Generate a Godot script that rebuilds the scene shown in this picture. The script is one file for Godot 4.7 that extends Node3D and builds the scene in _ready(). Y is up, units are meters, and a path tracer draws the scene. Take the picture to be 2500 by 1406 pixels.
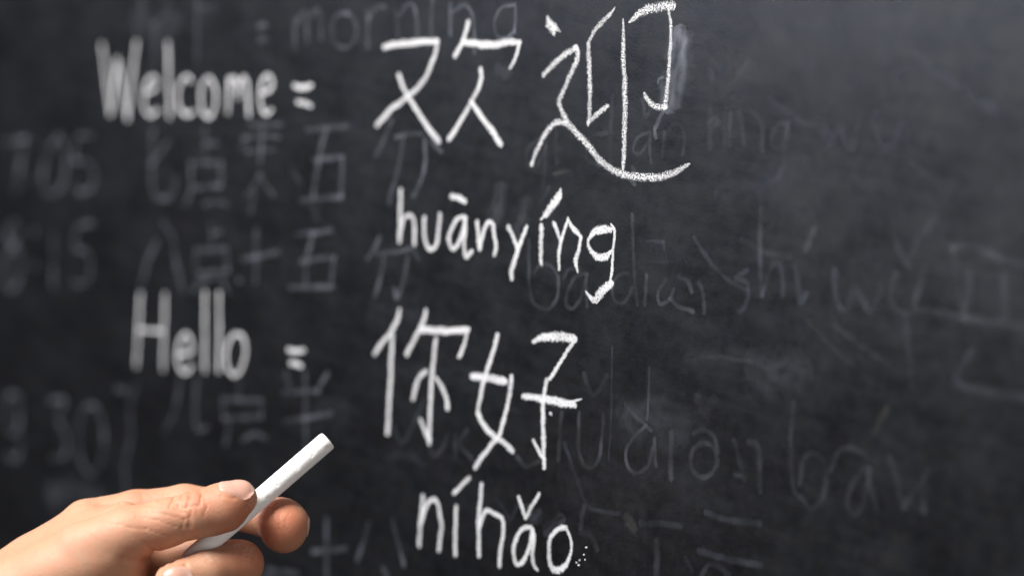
extends Node3D
# A hand holds out a stick of chalk in front of a blackboard seen at an angle. Board drawing units: millimetres on the board.

var grain := FastNoiseLite.new()
var lump := FastNoiseLite.new()
var rng := RandomNumberGenerator.new()
var lift := 0.0
var mat := {}

func _ready():
	# camera: long lens, wide open, level, focused on the chalk
	var cam := Camera3D.new()
	cam.name = "camera"
	var lens := CameraAttributesPhysical.new()
	lens.frustum_focal_length = 100.7
	lens.exposure_aperture = 2.9
	lens.frustum_focus_distance = 1.12
	lens.frustum_near = 0.05
	lens.frustum_far = 60.0
	cam.attributes = lens
	add_child(cam)
	cam.position = Vector3(0, 1.5, 0)
	cam.current = true
	# dim grey surroundings of the room
	var env := Environment.new()
	env.background_mode = Environment.BG_COLOR
	env.background_color = Color(0.066, 0.066, 0.072).linear_to_srgb()
	env.tonemap_mode = Environment.TONE_MAPPER_LINEAR
	env.tonemap_exposure = 1.0
	env.sdfgi_enabled = true
	env.ssao_enabled = true
	env.ssil_enabled = true
	var we := WorldEnvironment.new()
	we.name = "environment"
	we.environment = env
	add_child(we)
	# unseen lights: upper left on the hand, farther left for board sheen; right fill
	panel_light("unseen_key_light", Vector3(-0.80, 2.58, -0.58), Vector3(-0.05, 1.36, -1.12), Vector2(0.7, 0.7), 5.6, Color(1.0, 0.985, 0.96))
	panel_light("unseen_sheen_light", Vector3(-2.4, 2.68, -0.50), Vector3(0.1, 1.6, -1.05), Vector2(1.4, 1.1), 4.0, Color(0.84, 0.895, 1.0))
	panel_light("added_fill_light", Vector3(0.95, 1.15, 0.35), Vector3(-0.1, 1.36, -1.12), Vector2(1.2, 1.2), 0.95, Color(1.0, 0.97, 0.94))  # added fill, lifts the lower right sides of hand and chalk

	grain.seed = 11; grain.noise_type = FastNoiseLite.TYPE_SIMPLEX_SMOOTH; grain.frequency = 1.0; grain.fractal_type = FastNoiseLite.FRACTAL_NONE
	lump.seed = 5; lump.noise_type = FastNoiseLite.TYPE_SIMPLEX_SMOOTH; lump.frequency = 0.09; lump.fractal_octaves = 3
	rng.seed = 77
	make_materials()
	build_board()
	build_chalk_stick()
	build_hand()

func panel_light(called: String, at: Vector3, towards: Vector3, size: Vector2, energy: float, tint: Color):
	var l := AreaLight3D.new()
	l.name = called
	l.area_size = size
	l.light_energy = energy
	l.light_color = tint
	l.shadow_enabled = true
	l.area_range = 8.0
	l.area_attenuation = 2.0
	add_child(l)
	l.look_at_from_position(at, towards, Vector3.UP)

# ---------- materials ----------
func smooth(a: float, b: float, x: float) -> float:
	return smoothstep(a, b, x)

func chalk_texture(kind: int) -> ImageTexture:   # 0 heavy, 1 dry and pitted, 2 dust left by an eraser
	var w := 1024
	var h := 64
	var im := Image.create_empty(w, h, false, Image.FORMAT_RGBA8)
	for y in h:
		var v := (y + 0.5) / h * 2.0 - 1.0
		for x in w:
			var mmx := x * 80.0 / w
			var mmy := v * 2.1
			var pit := grain.get_noise_2d(mmx * 0.95, mmy * 0.95 + 40) * 0.6 + grain.get_noise_2d(mmx * 2.1, mmy * 2.1 + 90) * 0.5
			var ragged := grain.get_noise_2d(mmx * 1.1, 300 + v * 0.7) * 0.16 + grain.get_noise_2d(mmx * 3.2, 500 + v * 1.6) * 0.12
			var edge := absf(v) + ragged
			var a := 0.0
			if kind == 0:
				a = smooth(1.0, 0.72, edge) * smooth(-0.42, -0.1, pit + 0.1 - 0.8 * smooth(0.45, 0.95, edge))
			elif kind == 1:
				a = smooth(0.98, 0.78, edge) * (0.03 + 0.97 * smooth(-0.16, 0.04, pit + 0.05 - 0.55 * smooth(0.3, 0.95, edge)))
			else:
				a = smooth(1.05, 0.35, edge) * (0.55 + 0.45 * smooth(-0.5, 0.4, pit)) * clampf(0.75 + 0.5 * grain.get_noise_2d(mmx * 0.09, 700), 0.2, 1.2)
			im.set_pixel(x, y, Color(1, 1, 1, clampf(a, 0, 1)))
	return ImageTexture.create_from_image(im)

func smudge_texture() -> ImageTexture:
	var w := 256
	var h := 128
	var im := Image.create_empty(w, h, false, Image.FORMAT_RGBA8)
	for y in h:
		var v := (y + 0.5) / h * 2.0 - 1.0
		for x in w:
			var cloud := 0.55 + 0.45 * grain.get_noise_2d(x * 0.02, v * 2.2 + 30) + 0.12 * grain.get_noise_2d(x * 0.06, v * 6.0 + 60)
			im.set_pixel(x, y, Color(1, 1, 1, clampf(smooth(1.0, 0.0, absf(v) + 0.2 * grain.get_noise_2d(x * 0.05, v)) * cloud, 0, 1)))
	return ImageTexture.create_from_image(im)

func chalk_material(tex: Texture2D) -> StandardMaterial3D:
	var m := StandardMaterial3D.new()
	m.albedo_texture = tex
	m.albedo_color = Color.WHITE
	m.vertex_color_use_as_albedo = true
	m.transparency = BaseMaterial3D.TRANSPARENCY_ALPHA
	m.roughness = 1.0
	m.metallic_specular = 0.1
	return m

func make_materials():
	mat.heavy = chalk_material(chalk_texture(0))
	mat.dry = chalk_material(chalk_texture(1))
	mat.dust = chalk_material(chalk_texture(2))
	mat.smudge = chalk_material(smudge_texture())
	# board: worn slate paint, clouded by old dust; a fine weave of hairline marks on top
	var side := 1024
	var im := Image.create_empty(side, side, false, Image.FORMAT_RGB8)
	for y in side:
		for x in side:
			var cloud := lump.get_noise_2d(x * 0.16, y * 0.16) * 0.7 + lump.get_noise_2d(x * 0.9 + 900, y * 0.9) * 0.3
			var swipe := lump.get_noise_2d((x + y * 0.35) * 0.12, (y - x * 0.25) * 1.2 + 400)
			var warm := lump.get_noise_2d(x * 0.6 + 50, y * 0.6 + 1500)
			var b := 0.0062 * maxf(0.25, 1.0 + 0.75 * cloud + 0.45 * swipe)
			var c := Color(b * (1.0 + 0.5 * warm), b * (1.0 + 0.15 * warm), b * (1.28 - 0.5 * warm)).linear_to_srgb()
			im.set_pixel(x, y, c)
	var fine := Image.create_empty(1024, 1024, false, Image.FORMAT_RGB8)
	for y in 1024:
		for x in 1024:
			var f := 0.5 * grain.get_noise_2d(x * 0.45, y * 0.022) + 0.42 * grain.get_noise_2d(x * 0.022, y * 0.45 + 800) + 0.55 * grain.get_noise_2d(x * 0.3 + 77, y * 0.3)
			var speck := smooth(0.55, 0.9, grain.get_noise_2d(x * 0.5 + 333, y * 0.5 + 99)) * 0.5
			var patch := grain.get_noise_2d(x * 0.045 + 31, y * 0.06 + 17) * 0.5 + grain.get_noise_2d(x * 0.12 + 131, y * 0.14 + 217) * 0.5
			var k := clampf(0.52 + 0.42 * f + speck + 0.24 * patch, 0.04, 0.9)
			fine.set_pixel(x, y, Color(k * (1.0 + 0.16 * patch), k * (1.0 + 0.04 * patch), k * (1.0 - 0.14 * patch)))
	var m := StandardMaterial3D.new()
	m.albedo_texture = ImageTexture.create_from_image(im)
	m.albedo_color = Color.WHITE
	m.uv1_scale = Vector3(1.0 / 0.82, 1.0 / 0.82, 1)
	m.detail_enabled = true
	m.detail_albedo = ImageTexture.create_from_image(fine)
	m.detail_blend_mode = BaseMaterial3D.BLEND_MODE_MUL
	m.detail_uv_layer = BaseMaterial3D.DETAIL_UV_2
	m.uv2_scale = Vector3(1.0 / 0.22, 1.0 / 0.22, 1)
	# the sheen is uneven: wiped, scuffed, with a hairline tooth
	var gloss := Image.create_empty(512, 512, false, Image.FORMAT_RGB8)
	for y in 512:
		for x in 512:
			var wipe := lump.get_noise_2d((x + y * 0.3) * 0.3 + 70, (y - x * 0.2) * 2.2 + 3000)
			var fog := lump.get_noise_2d(x * 0.35 + 5000, y * 0.35)
			var scuff := lump.get_noise_2d(x * 2.0 + 7000, y * 2.0)
			var g := clampf(0.39 + 0.05 * wipe + 0.07 * fog + 0.05 * scuff, 0.2, 0.8)
			gloss.set_pixel(x, y, Color(g, g, g))
	m.roughness_texture = ImageTexture.create_from_image(gloss)
	m.roughness = 1.0
	var tooth := NoiseTexture2D.new()
	tooth.width = 2048; tooth.height = 2048
	var tn := FastNoiseLite.new()
	tn.seed = 21; tn.frequency = 0.22; tn.fractal_octaves = 2
	tooth.noise = tn
	m.heightmap_enabled = true
	m.heightmap_texture = tooth
	m.heightmap_scale = 0.003
	m.metallic_specular = 0.5
	mat.board = m
	var e := StandardMaterial3D.new()
	e.albedo_color = Color(0.2, 0.13, 0.08).linear_to_srgb()
	e.roughness = 0.7
	mat.edge = e
	var c := StandardMaterial3D.new()
	c.albedo_color = Color(0.88, 0.875, 0.87).linear_to_srgb()
	c.roughness = 0.92
	c.metallic_specular = 0.2
	var dn := NoiseTexture2D.new()
	dn.width = 512; dn.height = 512; dn.seamless = true
	var fn := FastNoiseLite.new()
	fn.seed = 3; fn.frequency = 0.02; fn.fractal_octaves = 5
	dn.noise = fn
	c.heightmap_enabled = true
	c.heightmap_texture = dn
	c.heightmap_scale = 0.010
	c.uv1_triplanar = true
	c.uv1_scale = Vector3(110, 110, 110)
	mat.chalk = c
	var s := StandardMaterial3D.new()
	s.vertex_color_use_as_albedo = true
	s.albedo_color = Color.WHITE
	s.roughness = 0.5
	s.metallic_specular = 0.42
	s.subsurf_scatter_enabled = true
	s.subsurf_scatter_strength = 0.14
	var sn := NoiseTexture2D.new()
	sn.width = 512; sn.height = 512; sn.seamless = true
	var cell := FastNoiseLite.new()
	cell.noise_type = FastNoiseLite.TYPE_CELLULAR
	cell.seed = 9; cell.frequency = 0.055
	cell.cellular_return_type = FastNoiseLite.RETURN_DISTANCE2_SUB
	cell.domain_warp_enabled = true; cell.domain_warp_amplitude = 12.0
	sn.noise = cell
	s.heightmap_enabled = true
	s.heightmap_texture = sn
	s.heightmap_scale = 0.024
	s.uv1_triplanar = true
	s.uv1_scale = Vector3(46, 46, 46)
	mat.skin = s
	var n := StandardMaterial3D.new()
	n.vertex_color_use_as_albedo = true
	n.roughness = 0.3
	n.metallic_specular = 0.5
	n.subsurf_scatter_enabled = true
	n.subsurf_scatter_strength = 0.1
	mat.nail = n

# ---------- the board and what is written on it ----------
func commit(called: String, st: SurfaceTool, m: Material, parent: Node) -> MeshInstance3D:
	var o := MeshInstance3D.new()
	o.name = called
	o.mesh = st.commit()
	o.set_surface_override_material(0, m)
	parent.add_child(o, true)
	return o

func spline(raw: Array, step: float) -> Array:   # Catmull-Rom through (x, y, width)
	var out := []
	for i in raw.size() - 1:
		var p1: Vector3 = raw[i]
		var p2: Vector3 = raw[i + 1]
		var p0: Vector3 = raw[i - 1] if i > 0 else p1 * 2 - p2
		var p3: Vector3 = raw[i + 2] if i + 2 < raw.size() else p2 * 2 - p1
		var n := maxi(2, int(Vector2(p1.x - p2.x, p1.y - p2.y).length() / step))
		for k in n:
			out.append(p1.cubic_interpolate(p2, p0, p3, float(k) / n))
	out.append(raw[raw.size() - 1])
	return out

func ribbon(st: SurfaceTool, flat: Array, tint: Color, step := 1.0):
	var raw := []
	for i in range(0, flat.size(), 3):
		raw.append(Vector3(flat[i], flat[i + 1], flat[i + 2]))
	var pts := spline(raw, step)
	# a rounded cap at each end
	for end in 2:
		var p: Vector3 = pts[0]
		var q: Vector3 = pts[mini(2, pts.size() - 1)]
		var dir := Vector3(p.x - q.x, p.y - q.y, 0).normalized()
		for k in [0.45, 0.8, 1.0]:
			pts.push_front(Vector3(p.x, p.y, maxf(p.z * sqrt(1.02 - k * k), 0.02)) + dir * p.z * 0.36 * k)
		pts.reverse()
	lift += 0.012
	var lo_press := 0.98 if tint.a > 0.9 else 0.85
	var hi_press := 0.25 if tint.a > 0.9 else 0.4
	var start := rng.randf() * 4.0
	var wob := rng.randf() * 500.0
	var length := 0.0
	var before := Vector3.ZERO
	for i in pts.size():
		var p: Vector3 = pts[i]
		var a: Vector3 = pts[maxi(i - 1, 0)]
		var b: Vector3 = pts[mini(i + 1, pts.size() - 1)]
		var along := Vector2(b.x - a.x, b.y - a.y).normalized()
		var across := Vector2(-along.y, along.x)
		if i > 0:
			length += Vector2(p.x - before.x, p.y - before.y).length()
		before = p
		var half := p.z * 0.455 * (1.0 + 0.14 * grain.get_noise_2d(length * 0.25, wob))
		var mid := Vector2(p.x, p.y) + across * 0.3 * grain.get_noise_2d(length * 0.12, wob + 50) * minf(1.0, p.z / 3.0)
		for s in 2:
			var v: Vector2 = mid + across * half * (1.0 if s == 0 else -1.0)
			var ink := tint
			ink.a = tint.a * clampf(lo_press + hi_press * grain.get_noise_2d(length * 0.045, wob + 200), 0.12, 1.3)
			ink.a = minf(ink.a, 1.0)
			st.set_color(ink)
			st.set_normal(Vector3(0, 0, 1))
			st.set_uv(Vector2(length / 80.0 + start, float(s)))
			st.add_vertex(Vector3(v.x * 0.001, v.y * 0.001 + 0.6, 0.0002 + lift * 0.001 * 0.02))
	var base: int = ribbon_base
	for i in pts.size() - 1:
		var k := base + i * 2
		for j in [k, k + 2, k + 1, k + 1, k + 2, k + 3]:
			st.add_index(j)
	ribbon_base += pts.size() * 2

var ribbon_base := 0
var board: Node3D
var line: Node3D

func start() -> SurfaceTool:
	var st := SurfaceTool.new()
	st.begin(Mesh.PRIMITIVE_TRIANGLES)
	ribbon_base = 0
	return st

func word(called: String, label := ""):
	line = Node3D.new()
	line.name = called
	if label:
		line.set_meta("label", label)
	board.add_child(line, true)

const WHITE := Color(0.59, 0.587, 0.595, 1.0)
const TINTS := [Color(0.62, 0.65, 0.76), Color(0.50, 0.56, 0.70), Color(0.66, 0.62, 0.54)]

func chalk(called: String, look: String, strokes: Array):
	var st := start()
	for s in strokes:
		ribbon(st, s, WHITE)
	commit(called, st, mat[look], line)

func faint(called: String, strength: float, tint: int, strokes: Array):
	var st := start()
	for s in strokes:
		var c: Color = TINTS[tint]
		c.a = strength
		ribbon(st, s, c, 1.6)
	commit(called, st, mat.dust, line)

func smudge(strength: float, tint: int, stroke: Array):
	var st := start()
	var c: Color = TINTS[tint]
	c.a = strength
	ribbon(st, stroke, c, 4.0)
	commit("chalk_smudge", st, mat.smudge, line)

func crumb(x: float, y: float, r: float):
	var st := SurfaceTool.new()
	var ball := SphereMesh.new()
	ball.radius = r * 0.001
	ball.height = r * 0.0018
	ball.radial_segments = 10
	ball.rings = 5
	st.append_from(ball, 0, Transform3D(Basis.from_euler(Vector3(x, y, 0)), Vector3(x * 0.001, y * 0.001 + 0.6, r * 0.0006)))
	commit("chalk_crumb", st, mat.chalk, line)

func build_board():
	board = Node3D.new()
	board.name = "blackboard"
	add_child(board)
	board.position = Vector3(0.06264, 0.9, -1.12)
	board.rotation_degrees.y = -45.0
	board.set_meta("label", "dark slate blackboard with chalk English and Chinese words over half-erased older writing")
	board.set_meta("category", "blackboard")
	# writing surface: a slab 18 mm thick
	var st := SurfaceTool.new()
	st.begin(Mesh.PRIMITIVE_TRIANGLES)
	var x0 := -1.5
	var x1 := 0.62
	for q in [[Vector3(x0, 0, 0), Vector3(x1, 0, 0), Vector3(x1, 1.2, 0), Vector3(x0, 1.2, 0), Vector3(0, 0, 1)],
			[Vector3(x1, 0, -0.018), Vector3(x0, 0, -0.018), Vector3(x0, 1.2, -0.018), Vector3(x1, 1.2, -0.018), Vector3(0, 0, -1)],
			[Vector3(x1, 0, 0), Vector3(x1, 0, -0.018), Vector3(x1, 1.2, -0.018), Vector3(x1, 1.2, 0), Vector3(1, 0, 0)],
			[Vector3(x0, 0, -0.018), Vector3(x0, 0, 0), Vector3(x0, 1.2, 0), Vector3(x0, 1.2, -0.018), Vector3(-1, 0, 0)],
			[Vector3(x0, 1.2, 0), Vector3(x1, 1.2, 0), Vector3(x1, 1.2, -0.018), Vector3(x0, 1.2, -0.018), Vector3(0, 1, 0)],
			[Vector3(x0, 0, -0.018), Vector3(x1, 0, -0.018), Vector3(x1, 0, 0), Vector3(x0, 0, 0), Vector3(0, -1, 0)]]:
		for k in [0, 2, 1, 0, 3, 2]:
			var p: Vector3 = q[k]
			st.set_normal(q[4])
			st.set_uv(Vector2(p.x - p.z, -p.y))
			st.set_uv2(Vector2(p.x - p.z, -p.y))
			st.add_vertex(p)
	commit("slate_panel", st, mat.board, board)
	word("chalk_word", "white chalk word Welcome, blurred")
	chalk("chalk_letter", "heavy", [[-430.8, 143.6, 3.2, -426.5, 123.1, 3.2, -422.4, 102.3, 3.2], [-422.1, 102.3, 3.2, -418.4, 118.5, 3.2, -415.3, 134, 3.2], [-415.3, 134, 3.2, -410.3, 115.9, 3.2, -405.5, 98.4, 3.2], [-405.5, 98.4, 3.2, -401.2, 120.2, 3.2, -396.6, 142.5, 3.2]])
	chalk("chalk_letter", "heavy", [[-388.8, 113.2, 3.2, -381.5, 113.5, 3.2, -377, 116, 3.2, -378.4, 120.6, 3.2, -383.2, 120.9, 3.2, -387.3, 117.4, 3.2, -389.3, 111.4, 3.2, -389.1, 104.6, 3.2, -386, 100.6, 3.2, -380.9, 99.8, 3.2, -376.5, 102.1, 3.2]])
	chalk("chalk_letter", "heavy", [[-366.6, 139.7, 3.2, -365.8, 119.3, 3.2, -364.9, 97.4, 3.2]])
	chalk("chalk_letter", "heavy", [[-344.6, 116.6, 3.2, -348.1, 119.4, 3.2, -353.5, 117.9, 3.2, -357.3, 110.9, 3.2, -356.6, 103.6, 3.2, -352.1, 99, 3.2, -347.3, 98.1, 3.2, -343.5, 99.6, 3.2]])
	chalk("chalk_letter", "heavy", [[-327.9, 117.4, 3.2, -325, 115.2, 3.2, -322.9, 111.3, 3.2, -322.2, 106.4, 3.2, -322.9, 101.5, 3.2, -324.9, 97.8, 3.2, -327.8, 95.8, 3.2, -331, 96.2, 3.2, -333.8, 98.7, 3.2, -335.6, 103, 3.2, -336.1, 108, 3.2, -335.1, 112.7, 3.2, -332.8, 116.2, 3.2, -329.8, 117.6, 3.2, -326.7, 116.8, 3.2]])
	chalk("chalk_letter", "heavy", [[-310.4, 116, 3.2, -310.8, 106.3, 3.2, -311.5, 97.3, 3.2], [-310.8, 112.1, 3.2, -307.5, 116.3, 3.2, -303.9, 114.3, 3.2, -302.1, 105.1, 3.2], [-301.9, 109, 3.2, -298.3, 116, 3.2, -294.7, 113.1, 3.2, -293.7, 104.7, 3.2, -293.2, 94.9, 3.2]])
	chalk("chalk_letter", "heavy", [[-282.6, 106.5, 3.2, -276.1, 107.3, 3.2, -272.5, 110.5, 3.2, -274.9, 115.4, 3.2, -279.6, 115, 3.2, -282.6, 110.4, 3.2, -283.5, 104.8, 3.2, -282.1, 98.3, 3.2, -277.9, 94.9, 3.2, -273.4, 96.8, 3.2]])
	chalk("chalk_equals_sign", "heavy", [[-253.9, 108.6, 4, -247.1, 107.3, 4, -240.4, 108.1, 4], [-251.3, 99.8, 3.6, -245.7, 98.8, 3.8, -240.8, 97.4, 3.6]])
	word("chalk_word", "white chalk word Hello, strongly blurred")
	chalk("chalk_letter", "heavy", [[-392.7, -3.3, 3.1, -394.8, -24.4, 3.1, -396.9, -45.2, 3.1], [-369.1, -3.8, 3.1, -370.4, -24.1, 3.1, -371.4, -46.6, 3.1], [-394.1, -24.1, 3.1, -383.7, -24.4, 3.1, -372.4, -24.8, 3.1]])
	chalk("chalk_letter", "heavy", [[-357.6, -37.4, 3.1, -350.3, -37.3, 3.1, -344.2, -36, 3.1, -345.6, -29.1, 3.1, -349.6, -26, 3.1, -354.4, -28.7, 3.1, -357.9, -36, 3.1, -357.1, -42.7, 3.1, -353.3, -46.9, 3.1, -349, -47.9, 3.1, -344.2, -43.8, 3.1]])
	chalk("chalk_letter", "heavy", [[-332.3, -2.3, 3.1, -332.3, -24.2, 3.1, -332.5, -46.5, 3.1]])
	chalk("chalk_letter", "heavy", [[-319.5, -2.6, 3.1, -319.2, -24, 3.1, -319.9, -46.5, 3.1]])
	chalk("chalk_letter", "heavy", [[-305, -25.3, 3.1, -310.1, -28.8, 3.1, -313.1, -36, 3.1, -312.3, -43.3, 3.1, -306.8, -48.2, 3.1, -301.7, -46.7, 3.1, -298.1, -41.6, 3.1, -295.9, -35.6, 3.1, -297.1, -28.6, 3.1, -300.7, -25.7, 3.1, -305.5, -25.5, 3.1]])
	chalk("chalk_equals_sign", "heavy", [[-258.9, -33.5, 3.8, -252.3, -33.9, 3.8, -246.6, -33.2, 3.8], [-257.2, -40.6, 3.8, -252.7, -40.9, 3.8, -248.6, -41.6, 3.6]])
	word("chalk_word", "white chalk character huan, two parts side by side")
	chalk("chalk_component", "heavy", [[-181.7, 124.7, 4.3, -171.6, 125.3, 4.3, -157.3, 125, 4.7, -141.9, 124.8, 4.1], [-141.7, 124.7, 3.3, -142.6, 120.4, 3.7, -145.4, 114.7, 3.7, -149.7, 107.6, 3.7, -155.1, 102.8, 3.7, -162.8, 98.8, 3.7, -168.3, 95.7, 3.7, -177.2, 91.7, 4.1, -187.3, 84.5, 4.3], [-170.7, 109.3, 3.7, -167.8, 103.5, 3.7, -163.3, 97.7, 3.7, -156.2, 89.5, 3.7, -149.2, 81.8, 4.3, -140.9, 74.2, 4.7]])
	chalk("chalk_component", "heavy", [[-119.4, 132.6, 3.7, -120.7, 128, 3.7, -123.6, 122.8, 3.7, -128.6, 116.2, 3.7], [-123, 122.9, 4.3, -114.7, 121.5, 5, -105.4, 120.2, 5.6, -95.2, 120.1, 5, -90.1, 120.7, 4.7, -83.2, 119.9, 3.7], [-83.3, 119.7, 2.8, -84.5, 115.3, 2.8, -86.6, 111.6, 3, -89.8, 107.6, 1.9], [-110.3, 108.4, 3.7, -109.7, 104.4, 3.7, -112.1, 99.2, 3.7, -117.3, 92.6, 3.7, -124.1, 84.2, 3.7, -133.1, 74.8, 3.9], [-116.8, 92.2, 3.7, -110.5, 85.7, 4.3, -102.8, 78.1, 4.7, -96.4, 70.7, 4.7]])
	word("chalk_word", "sharp white chalk character ying with long sweeping foot")
	chalk("chalk_component", "dry", [[-64.2, 131, 1.5, -63.2, 128.2, 6, -60.8, 124.9, 7, -59.5, 121.8, 2], [-61.6, 127.4, 3.5, -58.9, 125.1, 4, -55.8, 123.2, 1.4]])
	chalk("chalk_component", "dry", [[-66.7, 102.8, 3.4, -59.9, 107.7, 4, -52.1, 112, 4.4, -45.4, 114.7, 4], [-45.6, 114.6, 4.4, -43.9, 112.2, 4.6, -44.8, 108.1, 4.4, -48.7, 102.1, 3.8, -52.6, 96, 3.8, -56.5, 90, 3.8, -55, 85.7, 3.8, -51.3, 79.8, 4.6], [-74.9, 60.2, 2.6, -72.1, 65.4, 3.4, -67.2, 72.3, 3.8, -62.3, 77.5, 4, -56.5, 79.6, 4, -50.2, 77.8, 4.6, -44.4, 73.7, 4.8, -37.8, 68.2, 4.8, -31.2, 61.7, 4.8, -25.5, 57.4, 4.8, -17.2, 54, 4.8, -8, 52, 5, 2, 51.2, 5, 11.8, 51.7, 4.8, 18.1, 53.2, 4.6, 26, 56.5, 1.6], [-74.6, 60.7, 3.4, -74.8, 60, 3.4]])
	chalk("chalk_component", "dry", [[-19.8, 131.8, 0.6, -22.3, 129.5, 2.6, -28.3, 125.5, 3.6, -32.6, 122.1, 3.2, -35.9, 117.5, 3], [-37.2, 116.2, 3.4, -36.8, 108.9, 4, -36.3, 100.6, 4.2, -35.9, 91.6, 3.8, -36.3, 84, 3.6, -37.2, 77.5, 2.4], [-37, 78.8, 3.4, -31.2, 82, 3.6, -24.8, 85.4, 3.6]])
	chalk("chalk_component", "dry", [[-14.9, 125.6, 1.4, -14.6, 117.6, 3.2, -14.4, 106.1, 4, -13.8, 93.8, 4.4, -13.7, 83.5, 4.4, -14, 73.3, 4.2, -14.2, 63.1, 4, -14.9, 55.7, 2.6], [-10.6, 124.3, 2.4, -6.2, 126.7, 4.4, 0.2, 129, 5.8, 8.3, 129.7, 6, 15.9, 129.7, 6], [13.4, 128.6, 1.8, 14.7, 121.5, 2.4, 14.7, 112.8, 2.6, 14, 104.2, 3, 13.5, 97.5, 3.2, 12.6, 90.9, 3.4, 11.1, 83, 3.8], [-1.4, 90, 2.6, 2, 86, 4, 6.5, 83.8, 4, 12, 82.9, 3.4]])
	word("chalk_word", "white chalk pinyin word huanying with a flat and a rising tone mark")
	chalk("chalk_letter", "heavy", [[-169.3, 50.3, 3.3, -169.7, 37.3, 3.3, -170.3, 24, 3.3], [-170, 26.2, 3.3, -167.4, 34.5, 3.3, -163.7, 37.4, 3.3, -159.9, 35.4, 3.3, -158.9, 30.4, 3.3, -158.7, 22.3, 3.3]])
	chalk("chalk_letter", "heavy", [[-151.3, 35.8, 3.3, -151.6, 28.1, 3.3, -149.9, 21.8, 3.3, -145.7, 19.5, 3.3, -142.2, 23, 3.3, -140.3, 32.3, 3.3, -139.9, 37.2, 3.3]])
	chalk("chalk_letter", "heavy", [[-131.2, 46.1, 4.3, -126.5, 45, 4.3, -121.9, 43.4, 4.3], [-121.1, 34.9, 3.3, -124, 35.7, 3.3, -128.5, 33.4, 3.3, -132.4, 27.8, 3.3, -133.2, 24.3, 3.3, -130.9, 19.4, 3.3, -126.9, 22, 3.3, -123.6, 27.7, 3.3, -121.6, 34.1, 3.3], [-121.6, 34.6, 3.3, -121.6, 27.6, 3.3, -122.3, 22.8, 3.3, -121.1, 15.6, 3.3, -116.8, 18.4, 3.3]])
	chalk("chalk_letter", "heavy", [[-112.9, 32.9, 3.3, -112.2, 27.5, 3.3, -111.2, 19.3, 3.3], [-110.9, 20.5, 3.3, -108.3, 27.9, 3.3, -105, 32.4, 3.3, -101.7, 31.3, 3.3, -100.9, 27.3, 3.3, -99.6, 20.9, 3.3, -100.7, 16.5, 3.3]])
	chalk("chalk_letter", "heavy", [[-90.7, 30, 3.8, -87.2, 24.4, 3.3, -84.7, 19.4, 3.3], [-78.5, 29.7, 3.1, -82.3, 22.2, 3.7, -86, 14.4, 4.3, -88.6, 9.1, 4.3, -88.6, 4.6, 3.5]])
	chalk("chalk_letter", "heavy", [[-55.4, 47.3, 1.7, -56.6, 44, 5.6, -61, 39.7, 6.1, -65.4, 35.3, 4.8], [-66, 35.1, 1.4, -68.5, 33.2, 1.6], [-68.3, 30, 3.8, -68.5, 22.1, 3.8, -68.7, 14.7, 3.7, -68, 11, 1.6]])
	chalk("chalk_letter", "heavy", [[-60, 31.3, 2.8, -57.6, 27.4, 3, -55.6, 22.4, 2.3], [-56.4, 8.7, 1.7, -56.3, 16.7, 2.8, -54.9, 23.4, 2.6, -52.5, 28.1, 2.6, -50.5, 33.5, 1.7], [-50.5, 33.1, 1.7, -47.8, 29, 3.7, -44.6, 26.9, 3.7, -41.7, 24.3, 1.7], [-41.9, 24.1, 2.6, -43.5, 18.1, 3.3, -45.3, 12.5, 3.5, -44.2, 7.6, 1.4]])
	chalk("chalk_letter", "heavy", [[-21.3, 28, 1.7, -22.5, 27.3, 4.7, -27.7, 27.7, 5.6, -33.3, 26.2, 4.7, -37.4, 22.2, 2.3, -35.4, 17.8, 3.1, -31.2, 14.7, 4.7, -25.6, 14.8, 5.2, -22, 17.9, 1.2], [-22.5, 30.1, 1.2, -20.1, 26.7, 2.1, -20.9, 18.9, 2.1, -21.9, 8.7, 2.3, -22.9, 2.6, 2.6], [-22.5, 2.1, 5.2, -28.1, -1.2, 7, -31.9, -5.5, 5.6, -35.4, -4.8, 3, -38.8, -1.6, 0.9]])
	word("chalk_word", "white chalk characters ni hao")
	chalk("chalk_character", "heavy", [[-170.1, -11.3, 3.3, -171.4, -15.3, 3.7, -175.7, -21.5, 3.7, -182.9, -27.8, 3.7, -189.1, -33.9, 4], [-175.7, -23.2, 3.7, -176.2, -34.6, 3.7, -177.2, -48.5, 3.7, -178.3, -62.3, 3.7, -179.3, -74.8, 3.9], [-150.4, -11.7, 3.7, -151.9, -16.5, 3.7, -155.4, -21.3, 3.7, -160.4, -28.2, 3.7, -164.5, -33.7, 4], [-153.4, -21.1, 5, -143.4, -21.5, 5.3, -132.6, -21.5, 5.3, -119.5, -20.7, 4.6], [-120, -20.7, 2.9, -121.4, -26.2, 2.9, -124.1, -31.6, 3.7, -125.8, -34, 3.7], [-142.9, -26.2, 3.7, -144.4, -36, 3.7, -145.9, -45.6, 3.7, -146.9, -57.8, 3.7, -147.4, -67.3, 3.7, -147.9, -78.6, 3.7], [-154.4, -67.3, 3.3, -150.4, -72.9, 4, -147.8, -76.5, 4.6], [-150.2, -42.3, 3.7, -155.4, -45.8, 3.7, -158.4, -51.4, 3.7, -159.7, -56.5, 3.7], [-142.5, -45.5, 3.1, -138.5, -50.1, 3.7, -135.1, -55.4, 4.2, -134.4, -60.4, 4.2]])
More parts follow.
